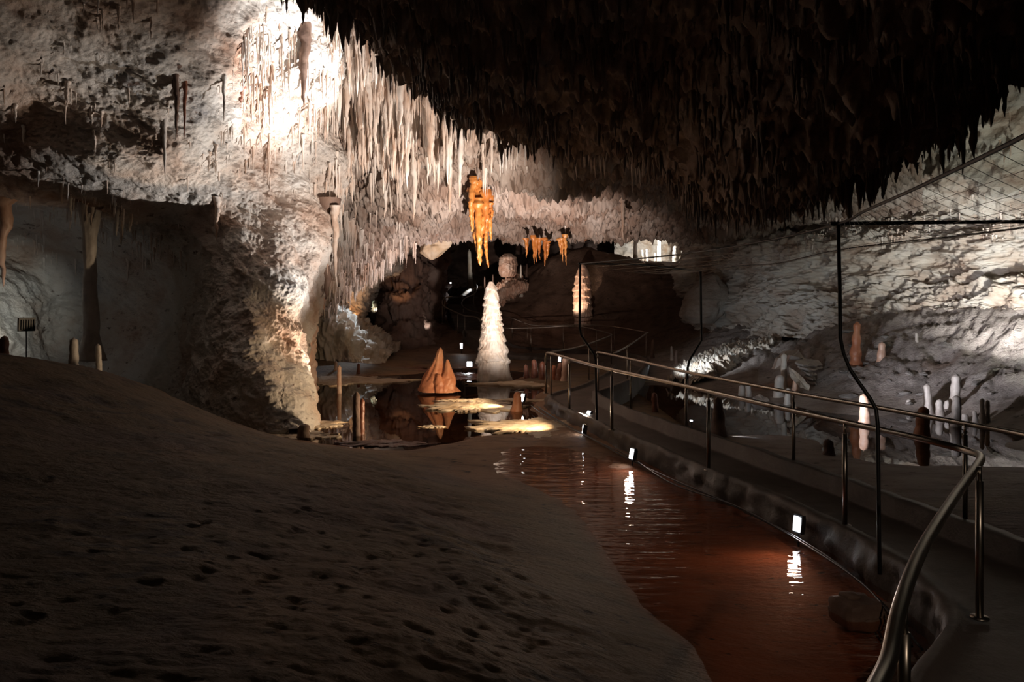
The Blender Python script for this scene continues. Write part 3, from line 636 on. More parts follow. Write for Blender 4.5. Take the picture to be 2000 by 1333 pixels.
# terracotta cone with two spires
Yc = 21.0; px = Yc/F
q1 = lathe([(0, 39*px), (.1*84*px, 33*px), (.35*84*px, 21*px), (.6*84*px, 12*px), (.8*84*px, 7*px), (.93*84*px, 5*px), (84*px, 2*px)], 48, 90, .22, 4, .12, 9, (0, 0), 4, .9, .05)
q2 = lathe([(0, 20*px), (.4*62*px, 15*px), (.7*62*px, 7*px), (.92*62*px, 4*px), (62*px, 2*px)], 32, 60, .2, 4, .1, 7, (0, 0), 6)
q2 = (q2[0]+np.array([17*px, -.18, 0]), q2[1])
q3 = lathe([(0, 13*px), (.5*40*px, 9*px), (34*px, 4*px)], 24, 40, .2, 4, .1, 7, (0, 0), 8); q3 = (q3[0]+np.array([4*px, -.33, 0]), q3[1])
v, f = merge([q1, q2, q3]); o = mesh_np('stalagmite_cone', v, f, M['cone']); o.location = P(857, 764, Yc)
tag(o, 'terracotta cone-shaped stalagmite with a twin spire rising from the pool', 'stalagmite')

ST = [
 (917, 487, 519, 46, 12, 'white', 'small bright white stalagmite on the upper back ledge, left of the orange drapery', {}),
 (1018, 517, 542, 41, 6, 'white', 'tiny white spire just right of the banded bulbous formation', {}),
 (821, 603, 642, 36, 17, 'white', 'short lit white stalagmite on the dark mound far behind the cone', {'top': .6}),
 (1673, 628, 728, 20.5, 26, 'cone', 'tall ringed red-orange stalagmite on the right slope', {'top': .42, 'bumps': .11, 'knob': .05}),
 (1721, 668, 716, 20.3, 17, 'pink', 'short peach stalagmite just right of the tall ringed one on the slope', {'top': .7}),
 (1752, 610, 632, 23, 9, 'white', 'little white stalagmite on the ledge at the top of the right slope', {}),
 (1790, 650, 682, 20.5, 9, 'grey', 'thin grey stalagmite half way up the bare right slope', {}),
 (1570, 661, 676, 25.5, 9, 'white', 'small pale knob on the dark slope above the broken slabs', {}),
 (1532, 690, 738, 20.5, 13, 'white', 'white upright stalagmite rising through the broken slabs', {'top': .8}),
 (1523, 732, 772, 19.6, 20, 'grey', 'stout grey stub in front of the broken slabs, left one', {'top': .8}),
 (1538, 758, 792, 18.7, 12, 'grey', 'lowest grey stub at the water edge below the broken slabs', {'top': .8}),
 (1553, 738, 764, 20, 12, 'pink', 'small peach stub under the split pale slab', {'top': .7}),
 (1687, 770, 828, 15.9, 22, 'pink', 'peach stalagmite with orange tip standing in the right pool', {'top': .7, 'flare': 1.15}),
 (1812, 750, 808, 17.0, 18, 'grey', 'grey tapered stalagmite behind the dark red one on the right', {'top': .6}),
 (1836, 780, 814, 16.6, 15, 'grey', 'short rounded grey stalagmite, first left of the tall pair', {'top': .8}),
 (1851, 782, 812, 17.0, 13, 'grey', 'small rounded grey stalagmite squeezed against the tall pair', {'top': .8}),
 (1866, 731, 812, 16.8, 22, 'grey', 'tallest grey stalagmite of the right pool cluster', {'top': .65}),
 (1867, 772, 838, 15.4, 20, 'grey', 'pale green-grey stalagmite in front of the tallest one of the right pool cluster', {'top': .7}),
 (1884, 808, 824, 16, 14, 'grey', 'low grey lump just right of the tall pair', {'top': .8}),
 (1904, 802, 826, 15.8, 12, 'grey', 'small pointed grey stalagmite between the tall pair and the forked one', {}),
 (1919, 778, 827, 15.7, 10, 'grey', 'left prong of the forked pale stalagmite at the right', {'top': .8}),
 (1929, 782, 827, 15.75, 10, 'grey', 'right prong of the forked pale stalagmite at the right', {'top': .8}),
 (1803, 794, 858, 14.2, 30, 'cone', 'thick dark red stalagmite behind the right handrail', {'top': .7, 'flare': 1.1}),
 (1774, 780, 802, 17.8, 11, 'grey', 'small pale stub at the shore, right of the peach stalagmite', {'top': .8}),
 (1448, 752, 776, 20.2, 13, 'grey', 'bluish white stub at the left end of the right pool', {'top': .8}),
 (1461, 748, 778, 20.0, 12, 'grey', 'second bluish white stub at the left end of the right pool, the taller', {'top': .8}),
 (1279, 767, 799, 18.0, 14, 'red', 'small brown stalagmite on the wet floor between the handrails', {'top': .7, 'flare': 1.1}),
 (663, 714, 757, 21.0, 9, 'pink', 'slender pale yellow stalagmite with its reflection in the left pool', {'top': .85, 'flare': 1.05, 'sink': .1}),
 (600, 714, 727, 26.0, 10, 'red', 'red knob at the far shore beside the pink wall', {'top': .8}),
 (656, 706, 723, 26.2, 7, 'pink', 'small peach knob on the far shore above the slender yellow one', {'top': .8}),
 (700, 710, 724, 26, 7, 'red', 'tiny reddish knob at the middle of the far shore', {'top': .8}),
 (614, 741, 752, 22.0, 8, 'pink', 'tiny pale knob at the pool edge near the pink wall', {'top': .8}),
 (618, 735, 744, 23.5, 12, 'brown', 'low brown stone beside the tiny pale knob', {'top': .8}),
 (697, 765, 852, 14.35, 17, 'brown', 'dark brown post-like stalagmite standing in the near pool', {'top': .8, 'flare': 1.15, 'sink': .15}),
 (707, 778, 850, 14.5, 13, 'red', 'reddish stump leaning against the dark post-like stalagmite', {'top': .8, 'sink': .15}),
 (593, 828, 858, 14.0, 28, 'brown', 'rounded dark stone at the near pool corner', {'top': .75, 'flare': 1.05, 'cat': 'stone', 'name': 'stone', 'sink': .1}),
 (1009, 765, 804, 17.6, 24, 'cone', 'brown cone-shaped stalagmite beside the small floodlight on the shelf', {'top': .5}),
 (1043, 702, 745, 24.0, 17, 'red', 'dark red stalagmite behind the end post of the near handrail', {'top': .5}),
 (1028, 712, 746, 24.2, 14, 'red', 'leftmost dark red stalagmite of the row by the end post', {'top': .5}),
 (1061, 706, 746, 23.6, 18, 'red', 'wide dark red stalagmite right of the end post', {'top': .5}),
 (1082, 713, 745, 23.4, 12, 'cone', 'small orange-tipped stalagmite in the dark red row', {'top': .6}),
 (1093, 708, 744, 23.2, 15, 'red', 'dark red stalagmite next to the pink one in the row', {'top': .5}),
 (1103, 698, 735, 23.0, 13, 'pink', 'pink round-topped stalagmite at the right end of the dark red row', {'top': .85}),
 (1401, 776, 852, 14.2, 34, 'brown', 'large black cone-shaped stalagmite between the two handrails', {'top': .4}),
 (1618, 858, 886, 12.4, 24, 'brown', 'dark angular stone on the right bank', {'top': .6, 'flare': 1.05, 'cat': 'stone', 'name': 'stone', 'knob': .12}),
 (1312, 676, 692, 27, 6, 'grey', 'thin pale stalagmite on the bank behind the outer rail corner', {}),
 (1321, 684, 704, 26, 7, 'brown', 'thin dark stalagmite beside the thin pale one near the outer rail corner', {}),
 (1275, 662, 682, 28.5, 8, 'brown', 'dark stalagmite directly behind the outer rail corner', {}),
 (7, 656, 694, 13.0, 20, 'red', 'red-brown stalagmite at the left frame edge in front of the glowing niche', {'top': .7}),
 (143, 660, 712, 14.5, 18, 'grey', 'grey stump left of the slender pillar', {'top': .8}),
 (192, 672, 712, 14.8, 12, 'grey', 'small rounded knob at the foot of the slender pillar', {'top': .8}),
 (947, 540, 570, 40, 5, 'brown', 'thin dark spire just left of the tallest column top', {}),
 (963, 536, 560, 41, 5, 'brown', 'thin dark spire right behind the tallest column top', {}),
 (1029, 515, 545, 42, 6, 'brown', 'dark thin stalagmite on the back slope right of the tiny white spire', {}),
]
for i, (u, vt, vb, Y, wp, mt, lb, kw) in enumerate(ST):
    stalag(u, vt, vb, Y, wp, mt, lb, seed=i+1, **kw)
v = []; f = []
gx, gy = P(1672, 1200, 6.15)[:2]
for k, (dx, dy, dz, sx, sy, sz, a_) in enumerate(((0, 0, .02, .34, .30, .22, .3), (.13, .10, -.04, .55, .42, .12, .5), (-.03, .02, .13, .14, .12, .05, .1))):
    c_, s_ = math.cos(a_), math.sin(a_); n_ = 9; L_ = []
    g1 = np.linspace(-1, 1, n_); U_, W_ = np.meshgrid(g1, g1, indexing='ij')
    for ax in range(3):
        for sg in (-1, 1):
            q = np.zeros((n_*n_, 3)); o_ = [i_ for i_ in range(3) if i_ != ax]; q[:, ax] = sg; q[:, o_[0]] = U_.ravel(); q[:, o_[1]] = W_.ravel()
            q = q/np.maximum(1, (np.abs(q)**5).sum(1)**(1/5))[:, None]*np.array([sx, sy, sz])/2
            q = q+.02*np.stack([perlin(q*9+k*3+m_) for m_ in range(3)], 1)
            L_.append((q@np.array([[c_, s_, 0], [-s_, c_, 0], [0, 0, 1]])+np.array([dx, dy, dz]), grid_faces(n_, n_)))
    v_, f_ = merge(L_); v.append((v_, f_))
v, f = merge(v); o = mesh_np('stone', v, f, M['brown']); o.location = (gx, gy, 0)
tag(o, 'dark blocky stone standing in the red stream near the curving handrail', 'stone')
# slender pillar from floor to ceiling in the left recess
px = 17.2/F
v, f = lathe([(0, 24*px), (.25, 20*px), (.6, 15*px), (2.1, 11*px), (2.8, 13*px), (3.3, 19*px), (3.9, 30*px)], 30, 90, .16, 4, .06, 9, (-.02, 0), 3, 1, .04)
o = mesh_np('pillar', v, f, M['grey']); o.location = P(180, 705, 17.2)
tag(o, 'slender grey pillar joining floor and ceiling in the dark left recess', 'pillar')

# ------------------------------------------------------------------ flowstone bodies
def blob_patch(name, rows, n, m, mat, disp, label, cat):
    G = patch_grid(rows, n, m); N_ = normals(G)
    if N_[n//2, m//2]@(np.array([0, 0, ZC])-G[n//2, m//2]) < 0: N_ = -N_
    q = G.reshape(-1, 3); nn = N_.reshape(-1, 3); q = q+disp(q, nn)
    o = mesh_np(name, q, grid_faces(n, m), M[mat] if isinstance(mat, str) else mat)
    return tag(o, label, cat)
def d_drape(a1=.25, fl=.12, fq=5, seed=0, fine=.03):
    def f(q, n):
        s = q*np.array([fq, fq*.6, .7]); h = a1*fbm(q*.8+seed, 3)+fl*ridged(s+seed, 3, .55)+fine*fbm(q*9, 2)
        return n*h[:, None]
    return f
# blue-white cascade in the grotto behind the pink wall
blob_patch('flowstone_cascade', [
 [(575, 560, 33), (610, 560, 32.5), (650, 585, 32.5), (690, 610, 33), (730, 650, 33.5), (780, 690, 34)],
 [(575, 590, 31), (605, 592, 30), (640, 600, 30), (675, 622, 30.5), (720, 660, 31), (765, 692, 32)],
 [(575, 625, 30), (605, 615, 28.8), (640, 625, 28.6), (680, 645, 29), (720, 672, 29.8), (760, 696, 31)],
 [(575, 670, 30), (605, 660, 28.6), (640, 662, 28.4), (680, 675, 28.8), (715, 690, 29.4), (755, 703, 30.6)],
 [(575, 720, 30), (605, 718, 28.8), (640, 718, 28.6), (680, 716, 28.8), (715, 714, 29.2), (755, 712, 30.2)],
 [(575, 760, 30), (605, 760, 29), (640, 760, 29), (680, 760, 29), (715, 760, 29.4), (755, 760, 30.2)]], 150, 200, 'white', d_drape(.3, .28, 2.2, 3, .06),
 'blue-lit white flowstone cascade in the grotto behind the pink wall', 'flowstone')
# orange draperies at the back of the pink wall
blob_patch('flowstone_drapery', [
 [(590, 560, 22), (604, 565, 21), (618, 575, 21), (626, 590, 22)],
 [(570, 620, 20), (588, 620, 19.4), (604, 620, 19.6), (614, 620, 21)],
 [(565, 680, 19.6), (584, 680, 19.0), (600, 680, 19.3), (610, 680, 21)],
 [(565, 735, 19.6), (586, 735, 19.0), (602, 735, 19.2), (612, 735, 21)],
 [(565, 790, 19.6), (586, 790, 19.0), (602, 790, 19.2), (612, 790, 21)]], 130, 70, 'pink', d_drape(.12, .16, 4.5, 8, .03),
 'fluted orange-brown drapery hanging down at the edge of the pink wall', 'flowstone')
# arch rock and dark mass behind it
blob_patch('arch_rock', [
 [(600, 500, 36), (660, 490, 36), (720, 470, 37), (770, 460, 38), (830, 470, 40)],
 [(610, 545, 33.5), (660, 540, 33), (710, 520, 33.5), (760, 515, 34), (800, 530, 38)],
 [(630, 600, 33), (665, 590, 32), (692, 565, 32), (715, 548, 32.6), (750, 535, 36)],
 [(640, 660, 33.5), (680, 640, 32.4), (700, 600, 32.6), (714, 570, 34), (740, 560, 38)],
 [(650, 720, 34), (690, 690, 33), (704, 640, 33.4), (712, 610, 35), (730, 600, 40)]], 110, 110, 'right', d_rock(.3, .22, .06, seed=31),
 'grey and orange rock arch framing the passage behind the grotto', 'rock')
blob_patch('dark_buttress', [
 [(722, 520, 42), (745, 500, 39), (790, 480, 39), (840, 480, 40), (880, 490, 44)],
 [(728, 580, 40), (748, 570, 36.5), (790, 560, 36), (836, 560, 37), (870, 560, 42)],
 [(728, 640, 39), (750, 630, 35.6), (790, 620, 35), (836, 630, 36), (875, 640, 40)],
 [(700, 700, 38), (740, 690, 34.6), (790, 690, 33.5), (850, 690, 34.5), (890, 700, 38)],
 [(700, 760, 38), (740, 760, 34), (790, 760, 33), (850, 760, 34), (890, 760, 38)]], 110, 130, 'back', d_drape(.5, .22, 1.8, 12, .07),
 'dark brown rock buttress in the centre back behind the cone', 'rock')
v, f = lathe([(0, .34), (.5, .30), (1.2, .31), (1.7, .45)], 30, 60, .12, 4, .05, 11, (0, 0), 3)
o = mesh_np('pillar', v, f, M['grey']); o.location = P(719, 622, 38.5)
tag(o, 'pale green-lit pillar in the passage behind the arch', 'pillar')
railing('dark handrail crossing in front of the pale green pillar', [P(706, 588, 36.2), P(714, 580, 36.2), P(726, 575, 36.2), P(738, 572, 36.4)], [(*P(u, v, 36.2)[:2], P(u, v, 36.2)[2], P(u, 618, 36.2)[2]) for u, v in ((706, 588), (734, 574))], .02, .018)
# banded bulbous formation, pink canopy below it, hanging knob
v, f = tiered(46*41/F, [(0, .30), (.15, .46), (.5, .50), (.85, .44), (1, .2)], [0, 1, 2, 3, 4.5], .14, seed=21, nfl=16, rings=120)
o = mesh_np('flowstone_bulb', v, f, M['pink']); o.location = P(992, 542, 41)
tag(o, 'bulbous banded white and peach flowstone high on the back slope', 'flowstone')
blob_patch('flowstone_canopy', [
 [(966, 562, 40.5), (990, 546, 41.5), (1010, 543, 41.5), (1030, 550, 41)],
 [(966, 572, 39.6), (990, 558, 39.6), (1010, 554, 39.8), (1030, 556, 40.2)],
 [(966, 584, 39.4), (985, 582, 39.3), (1005, 572, 39.5), (1026, 564, 40)],
 [(968, 596, 39.8), (982, 594, 39.8), (1000, 580, 40), (1020, 568, 40.4)]], 60, 80, 'pink', d_drape(.15, .16, 5, 4, .04),
 'pinkish flowstone canopy with a dripping fringe below the banded bulb', 'flowstone')
v, f = lathe([(-.42, .04), (-.3, .22), (-.1, .45), (.1, .62), (.5, .75)], 40, 50, .5, 4, 0, 9, (0, 0), 12, .8, .1)
o = mesh_np('hanging_rock', v, f, M['shelf']); o.location = P(846, 488, 31)
tag(o, 'yellowish rock knob hanging from the ceiling lip', 'rock')
# pale boulder at the end of the right wall
v, f = lathe([(-.2, .5), (.1, .85), (.7, 1.0), (1.2, .75), (1.45, .5), (1.7, .3)], 44, 60, .35, 3, 0, 9, (.15, 0), 17, .8, .10)
o = mesh_np('boulder', v, f, M['right']); o.location = P(1378, 622, 31)
tag(o, 'pale brown boulder leaning out below the lit gallery', 'boulder')
# glittering ridge beside the walkway
blob_patch('flowstone_ridge', [
 [(1335, 722, 25), (1370, 700, 26), (1410, 684, 27), (1450, 670, 28), (1505, 662, 28.5)],
 [(1318, 730, 23.8), (1365, 716, 24.4), (1410, 698, 25), (1460, 680, 25.6), (1515, 668, 26.2)],
 [(1305, 740, 22.9), (1360, 732, 23.2), (1405, 714, 23.8), (1455, 694, 24.6), (1510, 676, 25.2)],
 [(1300, 752, 22.6), (1360, 748, 22.8), (1405, 736, 23.6), (1455, 716, 24.6), (1510, 700, 25.4)]], 90, 160, 'white', d_rock(.14, .22, .07, st=(2.4, 2.4, 2), seed=5),
 'glittering white popcorn ridge running down to the dark pool beside the walkway', 'flowstone')
# broken slabs on the right shore
def slab(name, pts, th, mat, label, seed=0, nrm=(0, -1, 0)):
    a = np.array([P(*p) for p in pts]); n = len(a); nr = np.array(nrm, float); nr /= np.linalg.norm(nr)
    k = 5; fine = []
    for i in range(n):
        for j in range(k): fine.append(a[i]*(1-j/k)+a[(i+1) % n]*j/k)
    fine = np.array(fine); fine += .03*np.stack([perlin(fine*6+s*9+seed) for s in range(3)], 1)
    m_ = len(fine); V = np.r_[fine, fine-nr*th, [fine.mean(0)+nr*.02], [fine.mean(0)-nr*th]]
    Fc = [[i, (i+1) % m_, m_+(i+1) % m_, m_+i] for i in range(m_)]+[[(i+1) % m_, i, 2*m_] for i in range(m_)]+[[m_+i, m_+(i+1) % m_, 2*m_+1] for i in range(m_)]
    o = mesh_np(name, V, Fc, M[mat], False); return tag(o, label, 'slab')
slab('rock_slab', [(1512, 722, 21), (1522, 700, 21), (1535, 688, 21.2), (1560, 684, 21.3), (1572, 702, 21), (1560, 698, 20.6), (1545, 696, 20.6), (1534, 712, 20.6), (1526, 722, 20.6)], .22, 'grey', 'arched pale slab at the top left of the broken heap', 1)
slab('rock_slab', [(1541, 718, 20), (1560, 730, 19.8), (1580, 752, 19.6), (1580, 762, 19.5), (1562, 756, 19.5), (1542, 734, 19.8)], .12, 'white', 'split pale slab leaning diagonally on the broken heap', 2, (-.5, -1, .3))
for i, (du, dv, lb) in enumerate(((0, 0, 'upper'), (6, 8, 'second'), (12, 17, 'middle'), (18, 27, 'fourth'), (24, 37, 'lowest'))):
    slab('rock_slab', [(1552+du, 706+dv, 20.2), (1570+du, 700+dv, 21), (1600+du*.4, 704+dv, 21.4), (1607+du*.3, 712+dv*.9, 21.3), (1590+du*.3, 716+dv, 20.5), (1570+du, 714+dv, 20)], .14, 'grey', lb+' grey shard of the layered stack to the right of the split slab', 5+i, (-.3, -1, .5))
# bits of fallen crust at the shore
slab('rock_slab', [(1470, 776, 19.4), (1485, 770, 19.6), (1500, 780, 19.3), (1506, 790, 19), (1498, 800, 18.8), (1488, 790, 19)], .08, 'grey', 'thin broken crust lying in the water left of the grey stubs', 15, (-.2, -.6, 1))

# ------------------------------------------------------------------ calcite shelves at the water level
def shelf(u, v, rx, ry, z, th, label, seed, mat='shelf', jag=.5):
    Y = (ZC-z)*F/(v-HV); cx, cy = (u-1000)*Y/F, Y
    n = 220; rings = 20; a = np.linspace(0, 2*math.pi, n, endpoint=False)
    q = np.c_[np.cos(a)*2+seed, np.sin(a)*2, 0*a]; rad = 1+jag*fbm(q*1.1, 6, .7)
    V = []
    for k in range(rings):
        s = (k+1)/rings; pt = np.c_[cx+rx*rad*s*np.cos(a), cy+ry*rad*s*np.sin(a), np.full(n, z)]
        pt[:, 2] += .02*fbm(pt*3+seed, 3)+.012*ridged(pt*7+seed, 2)-.012*s**6; V.append(pt)
    e = V[-1].copy(); e[:, 2] -= th; e[:, :2] = (e[:, :2]-[cx, cy])*.93+[cx, cy]; V.append(e)
    V = np.concatenate(V+[np.array([[cx, cy, z]])]); m_ = len(V)-1
    Fc = grid_faces(rings+1, n, 0, True).tolist()+[[(k+1) % n, k, m_] for k in range(n)]
    o = mesh_np('calcite_shelf', V, Fc, M[mat]); return tag(o, label, 'calcite shelf')
shelf(922, 792, 1.0, .85, .035, .07, 'brightly lit cream calcite shelf floating just right of the cone reflection', 1)
shelf(1052, 832, 1.25, 1.0, .04, .09, 'largest brightly lit calcite shelf spreading from the lower floodlights', 2)
shelf(1000, 781, 1.7, .22, .03, .05, 'thin long calcite edge behind the lit shelves', 3)
shelf(668, 743, 1.9, 1.1, .03, .08, 'long yellow-brown calcite shelf around the slender yellow stalagmite', 4, 'shelf', .5)
shelf(618, 734, 1.4, 1.5, .035, .08, 'brown calcite shelf tucked behind the pink wall foot', 5)
shelf(720, 722, 2.3, 1.2, .05, .08, 'dark red calcite shelf along the far pool shore', 6, 'red')
shelf(602, 828, .55, .5, .03, .08, 'narrow glowing calcite shelf under the pink wall foot', 7)
shelf(590, 850, .6, .32, .03, .05, 'low golden calcite crust by the rounded dark stone', 8)
shelf(845, 833, .22, .10, .02, .04, 'tiny lit calcite islet in the middle of the pool', 9)
shelf(758, 866, .8, .30, .015, .05, 'reddish crust at the near pool shore', 10, 'red')
shelf(900, 735, 1.0, 1.2, .03, .05, 'dark reddish crust between the cone and the bright far lamp', 11, 'red')
shelf(875, 700, 1.5, 1.0, .04, .05, 'dim red crust at the far end of the pool', 12, 'red')
shelf(1090, 748, 2.0, 1.0, .06, .08, 'orange lit crust under the dark red stalagmite row', 13)

# ------------------------------------------------------------------ hanging stalactites
def hang(L, R, seg=8, rings=12, seed=0, knob=.18, bend=.05, pw=.7):
    """stalactite hanging from the origin downwards"""
    rs = np.random.default_rng(seed); t_ = np.linspace(-.12, 1, rings); a = np.linspace(0, 2*math.pi, seg, endpoint=False)
    r = R*np.clip(1-np.clip(t_, 0, 1), .0, 1)**pw; r[t_ < 0.02] *= 1.35
    r = r*(1+knob*rs.uniform(-1, 1, rings)); r[-1] = R*.04
    dx = np.cumsum(rs.normal(0, bend*R, rings)); dy = np.cumsum(rs.normal(0, bend*R, rings))
    V = np.stack([dx[:, None]+r[:, None]*np.cos(a), dy[:, None]+r[:, None]*np.sin(a), np.repeat(-L*t_[:, None], seg, 1)], -1)
    V *= np.array([1, 1, 1]); V[..., :2] *= 1+knob*.4*rs.uniform(-1, 1, V[..., :1].shape)
    return V.reshape(-1, 3), grid_faces(rings, seg, 0, True).tolist()+[[(rings-1)*seg+k for k in range(seg)]]
VAR = [hang(1, 1, 10, 22, 100+i, .22, .10, .55+.08*(i % 6)) for i in range(10)]
ctr_mesh = {}
def single(mat, i):
    if (mat, i) not in ctr_mesh:
        me = bpy.data.meshes.new('stalactite'); me.from_pydata(VAR[i][0].tolist(), [], VAR[i][1]); me.materials.append(M[mat])
        me.polygons.foreach_set('use_smooth', [True]*len(me.polygons)); ctr_mesh[(mat, i)] = me
    return ctr_mesh[(mat, i)]
def put_single(loc, L, R, mat, label, group, name='stalactite', cat='stalactite'):
    o = bpy.data.objects.new(name, single(mat, int(rng.integers(10)))); COL.objects.link(o)
    o.location = loc; o.scale = (R, R, L); o.rotation_euler[2] = rng.uniform(0, 6.28)
    o['label'] = label; o['category'] = cat
    if group: o['group'] = group
    return o
def project(p): return (1000+p[..., 0]*F/p[..., 1], HV+(ZC-p[..., 2])*F/p[..., 1])
SV = [hang(1, 1, 6, 9, 200+i, .28, .10, .5+.1*(i % 5)) for i in range(14)]
def field(G, Nn, n, accept, Lr, Rr, mat, name, label, group, k_ind, zdir=-.12, pw=2.2, dens=None):
    """scatter n stalactites on surface G; the k_ind showing largest become individual objects"""
    a, b = G.shape[:2]; pts = []; tries = 0
    area = np.linalg.norm(np.cross(G[1:, :-1]-G[:-1, :-1], G[:-1, 1:]-G[:-1, :-1]), axis=2)
    # weight by the area seen from above and how far the surface faces down
    wt = area*np.clip(-Nn[:-1, :-1, 2]-zdir*0+.15, 0, 1); c = G[:-1, :-1]
    u, v = project(c); wt = wt*accept(u, v, c)
    if dens is not None: wt = wt*dens(c)
    wt = wt.ravel()/wt.sum(); idx = rng.choice(len(wt), size=n, p=wt); pts = c.reshape(-1, 3)[idx]+rng.normal(0, .03, (n, 3))*np.array([1, 1, 0])
    s = rng.random(n)**pw
    L = Lr[0]+(Lr[1]-Lr[0])*s; R = (Rr[0]+(Rr[1]-Rr[0])*s)*rng.uniform(.7, 1.3, n)
    big = np.argsort(-(L*R/pts[:, 1]**2)); un, vn = project(pts)
    pick = []
    for i in big:
        if len(pick) >= k_ind: break
        if 0 < un[i] < 2000 and vn[i] > -20: pick.append(i)
    ps = set(pick)
    for i in pick: put_single((pts[i][0], pts[i][1], pts[i][2]+.04), L[i], R[i], mat, label, group)
    Vs = []; Fs = []; o = 0
    for i in range(n):
        if i in ps: continue
        v_, f_ = SV[int(rng.integers(14))]; v_ = v_*np.array([R[i], R[i], L[i]])+pts[i]
        Vs.append(v_); Fs += [[q_+o for q_ in ff] for ff in f_]; o += len(v_)
    ob = mesh_np(name, np.concatenate(Vs), Fs, M[mat]); tag(ob, 'countless thin stalactites: '+label.split(' in a group')[0], 'stalactites', kind='stuff')
clump = lambda c: np.clip(.35+1.6*perlin((c*np.array([1.1, 1.1, .3])).reshape(-1, 3)).reshape(c.shape[:2]), .03, 2)
field(GB, NB, 11000, lambda u, v, c: ((v > -40) & (c[..., 1] < 27) & (u < 1500) & (u > 600)).astype(float), (.12, .95), (.010, .045), 'stal', 'stalactite_field', 'pale stalactite in the lit ceiling above the pool', 'pale stalactites of the lit ceiling', 60, dens=clump)
field(GB, NB, 5500, lambda u, v, c: ((v > 330) & (c[..., 1] > 25) & (c[..., 1] < 33) & (u > 640)).astype(float), (.14, .7), (.012, .045), 'stal', 'stalactite_fringe', 'pinkish stalactite along the far lip of the ceiling', 'pinkish stalactites along the far ceiling lip', 50, dens=clump)
field(GB, NB, 260, lambda u, v, c: ((v > 120) & (v < 420) & (u > 640) & (u < 900)).astype(float), (.7, 1.9), (.04, .11), 'stal', 'long_stalactites', 'long cream stalactite hanging right of the bright vault', 'long cream stalactites right of the bright vault', 50, pw=1.5)
field(GW, NW, 900, lambda u, v, c: ((v < 520) & (u > 0)).astype(float), (.08, .55), (.01, .04), 'stal', 'wall_stalactites', 'short stalactite dripping from the sloping left wall', 'short stalactites on the left wall', 50, dens=clump)
field(GW, NW, 260, lambda u, v, c: ((v > 60) & (v < 420) & (u > 470) & (u < 670)).astype(float), (.2, 1.0), (.012, .04), 'stal', 'vault_stalactites', 'thin white stalactite beside the overexposed patch of the vault', 'thin stalactites beside the bright vault patch', 20)
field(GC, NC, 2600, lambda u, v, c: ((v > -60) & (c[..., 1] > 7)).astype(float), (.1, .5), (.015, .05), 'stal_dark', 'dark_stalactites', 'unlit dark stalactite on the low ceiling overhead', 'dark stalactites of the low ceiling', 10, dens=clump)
field(GR, NR, 700, lambda u, v, c: ((v < 470) & (v > 120) & (u > 1500)).astype(float), (.08, .4), (.01, .03), 'stal', 'right_wall_stalactites', 'little stalactite on the greenish upper right wall', 'small stalactites of the right wall', 10, dens=clump)
# silhouettes along the edge of the dark ceiling
kE = smooth_path(E_, 14); nE = len(kE); cnt = 0; Vs = []; Fs = []; oo = 0
for rep in range(10):
    for i in range(nE):
        if rng.random() < .35: continue
        p = kE[i]+np.array([rng.normal(0, .12), rng.normal(-.25, .45), 0])
        u, v = project(p); s = rng.random()**2.0
        m_ = .55+.45*math.sin(u*.031)+.3*math.sin(u*.011+1)
        L = (.12+.6*s)*max(.35, m_); R = (.02+.055*s)*rng.uniform(.8, 1.4)
        z0 = p[2]+.25
        if 400 < u < 2000 and s > .62 and cnt < 60:
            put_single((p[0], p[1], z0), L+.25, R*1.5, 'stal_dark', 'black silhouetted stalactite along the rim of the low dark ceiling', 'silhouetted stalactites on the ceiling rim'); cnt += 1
        else:
            v_, f_ = SV[int(rng.integers(14))]; Vs.append(v_*np.array([R*1.3, R*1.3, L+.25])+np.array([p[0], p[1], z0])); Fs += [[q_+oo for q_ in ff] for ff in f_]; oo += len(v_)
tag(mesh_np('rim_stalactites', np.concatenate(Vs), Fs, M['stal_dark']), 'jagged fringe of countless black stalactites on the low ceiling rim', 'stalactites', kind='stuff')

SG = []
for g_ in (GW, GB, GC):
    g_ = g_[::2, ::2].reshape(-1, 3); g_ = g_[g_[:, 1] > 2]; u_, v_ = project(g_); SG.append((u_, v_, g_[:, 1]))
def snap(u, v, Y):
    best = []
    for u_, v_, y_ in SG:
        d = np.hypot(u_-u, v_-v)+8*np.abs(y_-Y); k = int(np.argmin(d))
        if np.hypot(u_[k]-u, v_[k]-v) < 14: best.append((d[k], y_[k]))
    return min(best)[1] if best else Y
# orange drapery hanging in the middle
Yd = 22.0; px = Yd/F; parts_ = []
for i, (u, vt, vb, wp) in enumerate([(940, 372, 520, 22), (934, 400, 500, 16), (948, 385, 505, 16), (926, 355, 440, 14), (920, 372, 415, 10), (956, 392, 470, 12), (944, 440, 524, 10), (951, 430, 516, 9), (930, 360, 455, 16), (938, 340, 420, 14), (958, 400, 432, 9)]):
    v_, f_ = hang((vb-vt)*px, wp*px/2, 14, 34, 300+i, .16, .12, .42)
    x, y, z = P(u, vt, Yd+rng.uniform(-.15, .15)); parts_.append((v_+np.array([x, y, z])-np.array(P(940, 350, Yd)), f_))
v, f = merge(parts_); o = mesh_np('calcite_drapery', v, f, M['orange']); o.location = P(940, 350, Yd)
tag(o, 'large glowing orange calcite drapery hanging in the centre of the ceiling', 'drapery')
OR = [(1026, 470, 504, 'leftmost'), (1041, 466, 516, 'second'), (1048, 470, 513, 'third'), (1055, 470, 508, 'fourth'), (1064, 470, 521, 'longest of the middle'), (1070, 475, 505, 'short one beside the longest'), (1092, 470, 498, 'first of the right trio'), (1097, 470, 513, 'middle of the right trio'), (1104, 465, 519, 'last of the right trio')]
